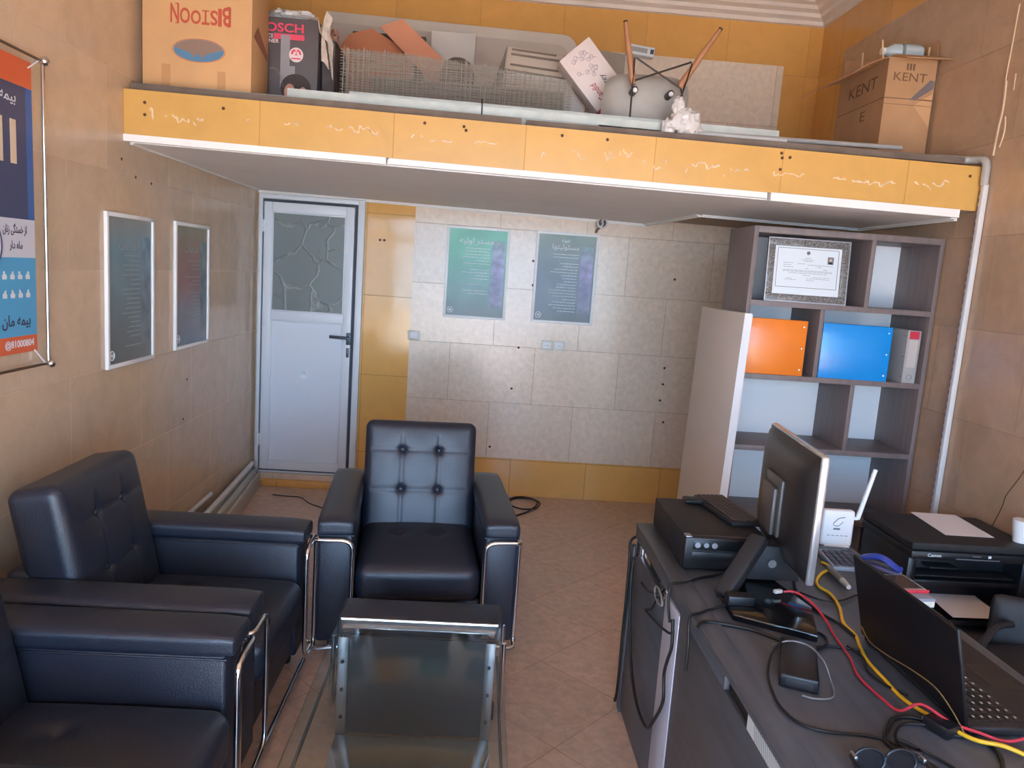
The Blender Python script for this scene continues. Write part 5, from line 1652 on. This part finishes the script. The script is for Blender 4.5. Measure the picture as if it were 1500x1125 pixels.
# keyboard on the computer
def keyboard(nm, label, c, L_, w, rz, z, cols, rows, body, keys, cat='keyboard', tilt=0.0, grp=None):
    t = thing(nm, label, cat, (c[0], c[1], z), rz)
    M_ = WM[t.name] @ Matrix.Rotation(tilt, 4, 'X')
    mb = MB(); mb.box(-L_ / 2, L_ / 2, -w / 2, w / 2, 0.0, 0.016, 0.004, M=M_); mb.build('body', body, t)
    mb = MB(); kw = (L_ - 0.016) / cols; kh = (w - 0.016) / rows
    for i in range(cols):
        for j in range(rows):
            x = -L_ / 2 + 0.008 + i * kw; y = -w / 2 + 0.008 + j * kh
            mb.box(x + 0.0012, x + kw - 0.0012, y + 0.0012, y + kh - 0.0012, 0.016, 0.021, 0.0015, 1, M=M_)
    mb.build('keys', keys, t)['kind'] = 'stuff'
    return t
keyboard('keyboard', 'black keyboard lying across the top of the desktop computer', (2.462, -2.895), 0.30, 0.115, R(98), D + 0.110, 15, 6, M_darkmat, mat('key_brown', (62, 54, 52), 0.5))
mb = MB(); mb.rbox((2.372, -2.800, D + 0.1185), (0.036, 0.026, 0.0085), 0.007, 8)
t = mb.build('mouse', M_dark); tag(t, 'flat black mouse at the far edge on the desktop computer', 'mouse')

# monitor seen from behind
t = thing('monitor', 'black monitor with silver edge, seen from behind in the middle of the desk', 'monitor', (2.50, -3.22, D))
A = Vector((2.575, -2.935, 0)); Bn = Vector((2.528, -3.420, 0))
dirv = (Bn - A).normalized(); nb = Vector((dirv.y, -dirv.x, 0))      # nb points to the back side (towards -x)
if nb.x > 0: nb = -nb
wd = (Bn - A).length
Mm = Matrix(((dirv.x, nb.x, 0, A.x), (dirv.y, nb.y, 0, A.y), (0, 0, 1, 0), (0, 0, 0, 1)))   # u along screen, v to the back, z up
z0m, z1m = 0.822, 1.192
mb = MB(); mb.box(0, wd, -0.012, 0.012, z0m, z1m, 0.008, 3, M=Mm); mb.build('bezel', mat('silver_bezel', (206, 208, 212), 0.22, metal=0.7), t)
mb = MB(); mb.box(0.012, wd - 0.012, -0.0135, -0.011, z0m + 0.014, z1m - 0.014, M=Mm); mb.build('screen', mat('dark_screen', (8, 9, 12), 0.08, spec=0.7), t)
mb = MB()
def bul(u, v):
    a = -1 + 2 * u; b = -1 + 2 * v
    k = (1 - abs(a) ** 5) * (1 - abs(b) ** 5)
    return Mm @ Vector((wd / 2 + a * (wd / 2 - 0.006), 0.012 + 0.036 * k ** 0.6, (z0m + z1m) / 2 + b * ((z1m - z0m) / 2 - 0.006)))
mb.sheet(bul, 30, 24, 0.004); bk = mb.build('back_cover', mat('monitor_back', (40, 39, 40), 0.32, spec=0.6), t, ang=60)
mb = MB()
mb.box(0.165, 0.325, 0.046, 0.058, 0.90, 1.075, 0.006, M=Mm)
mb.box(0.185, 0.305, 0.058, 0.072, 0.90, 1.045, 0.008, M=Mm)
mb.build('mount_plate', mat('grey_mount', (84, 82, 82), 0.4), bk)
# stand: splayed plate, wedge neck and clamp block with a round silver badge
mb = MB()
mb.prism([(2.290, -3.500, D + 0.001), (2.475, -3.605, D + 0.001), (2.535, -3.435, D + 0.001), (2.500, -3.255, D + 0.001), (2.410, -3.240, D + 0.001), (2.300, -3.330, D + 0.001)], (0, 0, 0.020), bev=0.004)
mb.build('stand_base', mat('gloss_black', (14, 14, 17), 0.12, spec=0.6), t)
mb = MB()
P0 = Vector((2.300, -3.385, D + 0.022)); P1 = Vector((2.428, -3.285, D + 0.160))
ax = (P1 - P0).normalized(); sd_ = Vector((0.75, -0.66, 0)).normalized(); up_ = ax.cross(sd_)
Ms = Matrix(((ax.x, sd_.x, up_.x, P0.x), (ax.y, sd_.y, up_.y, P0.y), (ax.z, sd_.z, up_.z, P0.z), (0, 0, 0, 1)))
mb.box(-0.005, (P1 - P0).length, -0.025, 0.025, -0.022, 0.022, 0.010, 3, M=Ms)
mb.build('stand_arm', M_darkmat, t)
mb = MB()
mb.prism([(2.405, -3.262, D + 0.02), (2.572, -3.262, D + 0.02), (2.560, -3.262, D + 0.075), (2.520, -3.262, D + 0.125), (2.420, -3.262, D + 0.130)], (0.02, 0.075, 0), bev=0.006)
mb.build('stand_neck', M_darkmat, t)
mb = MB(); mb.cyl((2.480, -3.262, D + 0.076), (2.480, -3.271, D + 0.076), 0.0125, n=18); mb.build('round_badge', M_steel, t)
mb = MB(); mb.box(2.292, 2.365, -3.455, -3.415, D + 0.0215, D + 0.048, 0.004); mb.build('cable_clip', M_dark, t)

# router with aerial
t = thing('router', 'white router standing upright with one aerial behind the monitor', 'router', (2.868, -2.86, D))
mb = MB(); mb.box(2.808, 2.922, -2.885, -2.852, D + 0.004, D + 0.135, 0.010, 3)
mb.box(2.82, 2.91, -2.895, -2.842, D, D + 0.012, 0.003)
body = mb.build('body', M_whitep, t)
mb = MB()
mb.tube(smooth([(2.845, -2.8855, D + 0.086), (2.862, -2.8855, D + 0.106), (2.885, -2.8855, D + 0.112)], 4), 0.0014, n=4)
mb.tube(smooth([(2.846, -2.8855, D + 0.083), (2.864, -2.8855, D + 0.080), (2.880, -2.8855, D + 0.096)], 4), 0.0012, n=4)
mb.box(2.848, 2.872, -2.8856, -2.884, D + 0.066, D + 0.072)
for k in range(5): mb.box(2.828 + k * 0.016, 2.838 + k * 0.016, -2.8856, -2.884, D + 0.044, D + 0.046)
mb.build('printing', mat('print_grey', (0, 0, 0)), body)
mb = MB(); mb.box(2.922, 2.940, -2.874, -2.862, D + 0.100, D + 0.112, 0.003); mb.tube([(2.938, -2.868, D + 0.104), (2.978, -2.868, D + 0.285)], [0.0085, 0.0075], n=12); mb.build('aerial', M_whitep, t)

# calculator, pen, stapler, phone box
t = keyboard('calculator', 'grey desk calculator with dark keys before the router', (2.822, -3.02), 0.125, 0.165, R(-4), D + 0.001, 5, 5, mat('silver_grey', (150, 156, 166), 0.4), mat('key_dark', (62, 66, 82), 0.5), 'calculator', R(3))
mb = MB(); mb.box(2.765, 2.878, -2.975, -2.944, D + 0.0175, D + 0.0245, 0.001, M=None); mb.build('display', mat('lcd', (120, 130, 128), 0.2), t)
t = thing('marker_pen', 'grey marker pen with a white tip lying beside the laptop lid', 'pen', (2.72, -3.17, D))
mb = MB(); mb.tube([(2.735, -3.11, D + 0.012), (2.730, -3.21, D + 0.012)], 0.010, n=12); mb.build('barrel', mat('grey_barrel', (120, 116, 112), 0.4), t)
mb = MB(); mb.tube([(2.730, -3.21, D + 0.012), (2.726, -3.26, D + 0.012)], [0.0098, 0.007], n=12); mb.build('tip', mat('pale_tip', (200, 198, 192), 0.4), t)
t = thing('stapler', 'blue stapler beside the router', 'stapler', (2.93, -3.06, D))
Mst = Matrix.Translation((2.925, -3.070, D + 0.001)) @ Matrix.Rotation(R(-52), 4, 'Z')
mb = MB(); mb.box(-0.065, 0.065, -0.018, 0.018, 0.0, 0.012, 0.005, M=Mst); mb.build('base', mat('stapler_grey', (106, 108, 150), 0.35), t)
mb = MB()
mb.sheet(lambda u, v: Mst @ Vector((-0.06 + 0.125 * u, -0.017 + 0.034 * v, 0.030 + 0.020 * math.sin(math.pi * min(1, u * 1.1)) - 0.012 * (2 * v - 1) ** 2)), 14, 8, 0.010)
mb.build('lever', mat('stapler_blue', (44, 72, 176), 0.25, coat=0.4), t)
mb = MB(); mb.box(-0.055, 0.055, -0.010, 0.010, 0.014, 0.028, 0.003, M=Mst); mb.build('magazine', M_steel, t)
t = thing('phone_box', 'white cardboard phone box beside the blue stapler', 'box', (2.885, -3.29, D))
Mpb = Matrix.Translation((2.872, -3.285, D + 0.001)) @ Matrix.Rotation(R(6), 4, 'Z')
mb = MB(); mb.box(-0.055, 0.055, -0.075, 0.075, 0.0, 0.026, 0.002, M=Mpb); mb.build('body', mat('cream_box', (226, 226, 214), 0.5), t)
mb = MB(); mb.box(-0.0552, 0.0552, -0.0752, 0.0752, 0.018, 0.0275, 0.001, M=Mpb); mb.build('lid', mat('box_grey_lid', (150, 156, 168), 0.5), t)
t = thing('smartphone', 'smartphone with a red edge lying on the white phone box', 'phone', (2.88, -3.27, D + 0.03))
Mph = Matrix.Translation((2.886, -3.258, D + 0.0288)) @ Matrix.Rotation(R(4), 4, 'Z')
mb = MB(); mb.box(-0.044, 0.044, -0.062, 0.056, 0.0, 0.009, 0.003, M=Mph); mb.build('body', mat('phone_silver', (190, 190, 194), 0.3, metal=0.3), t)
mb = MB(); mb.box(-0.036, 0.036, -0.050, 0.046, 0.0088, 0.0096, M=Mph); mb.build('screen', mat('phone_screen', (60, 48, 52), 0.1), t)
mb = MB(); mb.box(-0.045, 0.045, -0.066, -0.0615, 0.0, 0.011, 0.002, M=Mph); mb.build('red_edge', M_red, t)

# laptop, lid leaning back towards the camera side
t = thing('laptop', 'black open laptop at the right edge of the desk, seen from behind its lid', 'laptop', (2.75, -3.8, D))
h0 = Vector((2.610, -3.575, D + 0.020)); h1 = Vector((2.622, -3.980, D + 0.020))
ex = (h1 - h0).normalized()           # along the hinge, towards the camera
ey = Vector((-ex.y, ex.x, 0))         # to the keyboard side
if ey.x < 0: ey = -ey
Ml = Matrix(((ex.x, ey.x, 0, h0.x), (ex.y, ey.y, 0, h0.y), (0, 0, 1, h0.z), (0, 0, 0, 1)))
Lw = (h1 - h0).length
mb = MB(); mb.box(0, Lw, 0.0, 0.255, -0.018, 0.002, 0.005, 3, M=Ml); base = mb.build('base', M_darkmat, t)
mb = MB(); kw, kh = (Lw - 0.04) / 14, 0.0185
for j in range(6):
    for i in range(14):
        x = 0.02 + i * kw; y = 0.022 + j * kh
        mb.box(x + 0.001, x + kw - 0.001, y + 0.001, y + kh - 0.001, 0.002, 0.0042, 0.0008, 1, M=Ml)
        mb.box(x + kw * 0.3, x + kw * 0.55, y + kh * 0.4, y + kh * 0.6, 0.0042, 0.0044, mi=1, M=Ml)
kk = mb.build('keys', [M_dark, mat('print_white', (0, 0, 0))], base); kk['kind'] = 'stuff'
mb = MB(); mb.box(Lw * 0.36, Lw * 0.64, 0.165, 0.235, 0.0018, 0.0024, M=Ml); mb.build('touchpad', M_dark, base)
lidM = Ml @ Matrix.Rotation(R(14), 4, 'X')
mb = MB(); mb.box(0, Lw, -0.009, 0.0, 0.0, 0.220, 0.006, 3, M=lidM); ld = mb.build('lid', mat('lid_black', (20, 20, 24), 0.42, spec=0.4), t)
mb = MB(); mb.box(0.014, Lw - 0.014, -0.0002, 0.0008, 0.018, 0.206, M=lidM); mb.build('screen', mat('dark_screen', (0, 0, 0)), ld)
for x in (0.05, Lw - 0.05):
    mb = MB(); mb.cyl(Ml @ Vector((x - 0.02, -0.002, 0.0)), Ml @ Vector((x + 0.02, -0.002, 0.0)), 0.007, n=10); mb.build('hinge', M_dark, ld)

# power brick, sunglasses, usb block
t = thing('power_brick', 'black power adapter brick lying on the desk before the monitor', 'adapter', (2.365, -3.74, D))
Mb = Matrix.Translation((2.365, -3.742, D)) @ Matrix.Rotation(R(-22), 4, 'Z')
mb = MB(); mb.box(-0.042, 0.042, -0.100, 0.098, 0.0, 0.034, 0.006, 3, M=Mb); mb.build('body', M_dark, t)
mb = MB(); mb.box(-0.030, 0.030, -0.1015, -0.098, 0.008, 0.026, 0.002, M=Mb); mb.build('socket', M_darkmat, t)
t = thing('sunglasses', 'dark sunglasses at the bottom edge of the desk', 'glasses', (2.33, -4.10, D))
for k, cx in enumerate((2.345, 2.405)):
    P = [(cx + 0.030 * math.cos(a), -4.105 + 0.004 * math.sin(a), D + 0.024 + 0.022 * math.sin(a)) for a in [q * math.pi / 14 for q in range(28)]]
    mb = MB(); mb.tube(P, 0.0032, n=8, closed=True); mb.build('rim', M_dark, t)
    mb = MB(); mb.prism([(x, y, z) for x, y, z in P], (0, 0.002, 0)); mb.build('lens', mat('dark_lens', (20, 18, 24), 0.25, spec=0.3), t)
mb = MB(); mb.tube([(2.372, -4.105, D + 0.034), (2.378, -4.105, D + 0.034)], 0.003, n=6); mb.build('bridge', M_dark, t)
for sx, xx in ((-1, 2.312), (1, 2.438)):
    mb = MB(); mb.tube(smooth([(xx, -4.105, D + 0.036), (xx + sx * 0.006, -4.12, D + 0.034), (xx - sx * 0.008, -4.20, D + 0.022), (xx - sx * 0.012, -4.24, D + 0.006)], 5), 0.004, n=8); tp = mb.build('temple', M_dark, t)
    mb = MB(); mb.box(xx + sx * 0.002 - 0.003, xx + sx * 0.002 + 0.003, -4.122, -4.102, D + 0.033, D + 0.041, 0.001); mb.build('hinge', M_steel, tp)
t = thing('usb_hub', 'small black plug block under the cables before the laptop', 'plug', (2.58, -3.95, D))
Mu = Matrix.Translation((2.572, -3.965, D)) @ Matrix.Rotation(R(25), 4, 'Z')
mb = MB(); mb.box(-0.022, 0.022, -0.028, 0.028, 0.0, 0.026, 0.004, M=Mu); mb.build('body', M_dark, t)
mb = MB(); mb.box(-0.012, 0.012, 0.028, 0.036, 0.008, 0.016, 0.001, M=Mu); mb.build('plug_tip', M_steel, t)

# cables over the desk
zc = D + 0.005
def shx(x): return 2.25 - (2.25 - x) * 0.55 - 0.012 if x < 2.22 else x
def on_desk(pts, z=zc): return [(shx(p[0]), p[1], p[2] if len(p) > 2 else z) for p in pts]
t = thing('network_cable', 'red network cable with a clear plug running over the desk', 'cable', (2.5, -3.4, D))
mb = MB(); mb.tube(smooth(on_desk([(2.478, -3.372, 0.785), (2.508, -3.385, 0.790), (2.536, -3.43, 0.780), (2.548, -3.50, 0.760), (2.536, -3.567, 0.756), (2.522, -3.679), (2.499, -3.768), (2.505, -3.852), (2.520, -3.903), (2.550, -3.925, 0.785), (2.590, -3.967, 0.772), (2.630, -4.000, 0.772), (2.668, -4.012, 0.765), (2.709, -4.012, 0.770), (2.80, -3.99, 0.79)]), 5), 0.0032, n=8); mb.build('cord', mat('red_cable', (190, 50, 66), 0.45), t)
mb = MB(); mb.box(-0.006, 0.006, -0.012, 0.014, -0.005, 0.005, 0.002, M=Matrix.Translation((2.463, -3.367, 0.783)) @ Matrix.Rotation(R(-70), 4, 'Z')); mb.build('plug', mat('clear_plug', (206, 206, 204), 0.2), t)
cable('network_cable', 'thick yellow network cable snaking over the desk below the laptop lid', on_desk([(2.742, -3.045), (2.752, -3.09), (2.70, -3.14), (2.655, -3.20), (2.640, -3.25), (2.651, -3.30), (2.635, -3.39), (2.598, -3.49), (2.596, -3.56), (2.578, -3.62), (2.560, -3.69), (2.556, -3.78), (2.556, -3.86), (2.576, -3.94, 0.762), (2.612, -4.005, 0.762), (2.66, -4.03, 0.765), (2.72, -4.06), (2.84, -4.12)]), 0.0046, M_yelc)
cable('thin_wire', 'thin brownish wire hanging across the laptop lid', [(2.585, -3.60, 0.80), (2.576, -3.66, 0.79), (2.570, -3.74, 0.80), (2.576, -3.84, 0.815), (2.586, -3.91, 0.815), (2.598, -3.955, 0.79), (2.604, -3.99, 0.765)], 0.0016, mat('brown_wire', (130, 100, 60), 0.5))
cable('black_cable', 'black cord from the desk edge to the power brick', on_desk([(2.13, -3.57, 0.758), (2.17, -3.54, 0.760), (2.215, -3.527, 0.757), (2.27, -3.535), (2.33, -3.56), (2.385, -3.615), (2.41, -3.66, 0.758)]), 0.0048, M_cabk)
cable('thin_wire', 'thin grey wire curving over the power brick', [(2.345, -3.645, 0.757), (2.352, -3.68, 0.788), (2.385, -3.675, 0.788), (2.410, -3.70, 0.788), (2.415, -3.76, 0.786), (2.418, -3.80, 0.758), (2.395, -3.86, 0.755), (2.35, -3.87, 0.755), (2.325, -3.86, 0.756)], 0.0022, mat('grey_cable', (126, 124, 126), 0.4))
cable('black_cable', 'black cord looping round the power brick to the desk front', on_desk([(2.36, -3.665, 0.787), (2.31, -3.72, 0.778), (2.283, -3.77), (2.265, -3.842), (2.258, -3.91), (2.275, -3.965), (2.32, -3.99), (2.40, -3.998), (2.445, -4.02), (2.46, -4.06)]), 0.0032, M_cabk)
cable('black_cable', 'thick black cord curling at the front of the desk below the plug block', on_desk([(2.565, -3.94), (2.53, -3.925), (2.49, -3.935), (2.462, -3.965), (2.43, -4.01), (2.44, -4.05), (2.475, -4.08), (2.50, -4.14)]), 0.0045, M_cabk)
cable('black_cable', 'thinner black cord with a tight loop at the front of the desk', on_desk([(2.560, -3.955, 0.757), (2.50, -3.955, 0.757), (2.462, -3.99, 0.757), (2.455, -4.02, 0.757), (2.478, -4.035, 0.757), (2.475, -4.06, 0.762), (2.45, -4.05, 0.764), (2.448, -4.02, 0.764), (2.50, -4.06, 0.757), (2.53, -4.12, 0.757)]), 0.0035, M_cabk)
cable('black_cable', 'black cord bending down to the right of the plug block', on_desk([(2.585, -3.985), (2.625, -3.99), (2.645, -4.01), (2.64, -4.05), (2.61, -4.10), (2.57, -4.15)]), 0.0045, M_cabk)
cable('black_cable', 'short black cord beside the laptop lid', on_desk([(2.545, -3.62), (2.555, -3.68), (2.535, -3.74), (2.545, -3.80), (2.575, -3.84)]), 0.003, M_cabk)
cable('black_cable', 'black cord from under the monitor towards the laptop', on_desk([(2.575, -3.22), (2.548, -3.32), (2.556, -3.42), (2.585, -3.50), (2.592, -3.57)]), 0.0042, M_cabk)
cable('black_cable', 'thin black cord crossing behind the yellow cable', on_desk([(2.56, -3.30), (2.61, -3.352), (2.67, -3.34), (2.74, -3.295), (2.80, -3.30)]), 0.003, M_cabk)
cable('black_cable', 'black cord hooked beside the monitor base', on_desk([(2.42, -3.66), (2.455, -3.645), (2.49, -3.62), (2.508, -3.58), (2.500, -3.555)]), 0.0042, M_cabk)
cable('black_cable', 'black cord lying across from the power brick under the red cable', on_desk([(2.43, -3.65), (2.48, -3.625), (2.53, -3.628), (2.585, -3.64)], 0.7535), 0.0034, M_cabk)
cable('black_cable', 'black cord running from the desktop computer to the desk edge', on_desk([(2.40, -3.185, 0.775), (2.34, -3.20), (2.28, -3.23), (2.235, -3.265), (2.19, -3.29, 0.762), (2.14, -3.30, 0.760), (2.125, -3.31, 0.74), (2.125, -3.32, 0.70), (2.13, -3.34, 0.66)]), 0.004, M_cabk)
cable('black_cable', 'black cord from the monitor base over the desk edge', on_desk([(2.30, -3.43, 0.764), (2.25, -3.445), (2.20, -3.48, 0.760), (2.145, -3.50, 0.760), (2.128, -3.515, 0.74), (2.127, -3.53, 0.69), (2.128, -3.53, 0.62)]), 0.004, M_cabk)
# cables hanging on the front panel
xf = 2.152
cable('hanging_cable', 'long black cable hanging down the far corner of the desk to the floor', on_desk([(2.20, -2.72, 0.700), (2.15, -2.705, 0.67), (2.146, -2.72, 0.60), (2.144, -2.73, 0.45), (2.144, -2.725, 0.30), (2.142, -2.735, 0.15), (2.145, -2.715, 0.05), (2.15, -2.69, 0.02), (2.155, -2.67, 0.015)]), 0.005, M_cabk)
cable('hanging_cable', 'black cable drooping in a long loop over the silver strip of the desk', on_desk([(2.155, -2.76, 0.63), (2.146, -2.78, 0.52), (2.144, -2.84, 0.38), (2.142, -2.93, 0.27), (2.140, -3.06, 0.22), (2.136, -3.20, 0.24), (2.134, -3.28, 0.32), (2.132, -3.35, 0.42), (2.128, -3.34, 0.50), (2.122, -3.37, 0.56), (2.120, -3.40, 0.62), (2.122, -3.38, 0.69)]), 0.005, M_cabk)
cable('hanging_cable', 'black cable crossing the desk panel by the chrome standoff', on_desk([(2.150, -2.92, 0.60), (2.145, -3.03, 0.62), (2.130, -3.15, 0.665), (2.122, -3.20, 0.68), (2.134, -3.12, 0.60), (2.134, -3.05, 0.56), (2.132, -3.20, 0.59), (2.126, -3.34, 0.63), (2.120, -3.40, 0.66)]), 0.004, M_cabk)
mb = MB(); mb.tube(smooth(on_desk([(2.122, -3.16, 0.690), (2.118, -3.20, 0.705), (2.116, -3.25, 0.700), (2.116, -3.27, 0.680), (2.116, -3.22, 0.665), (2.120, -3.17, 0.672)]), 5, closed=True), 0.0032, n=7, closed=True)
tag(mb.build('cable_loop', mat('grey_cable', (126, 124, 126), 0.4)), 'grey cable ring looped at the chrome standoff of the desk', 'cable')
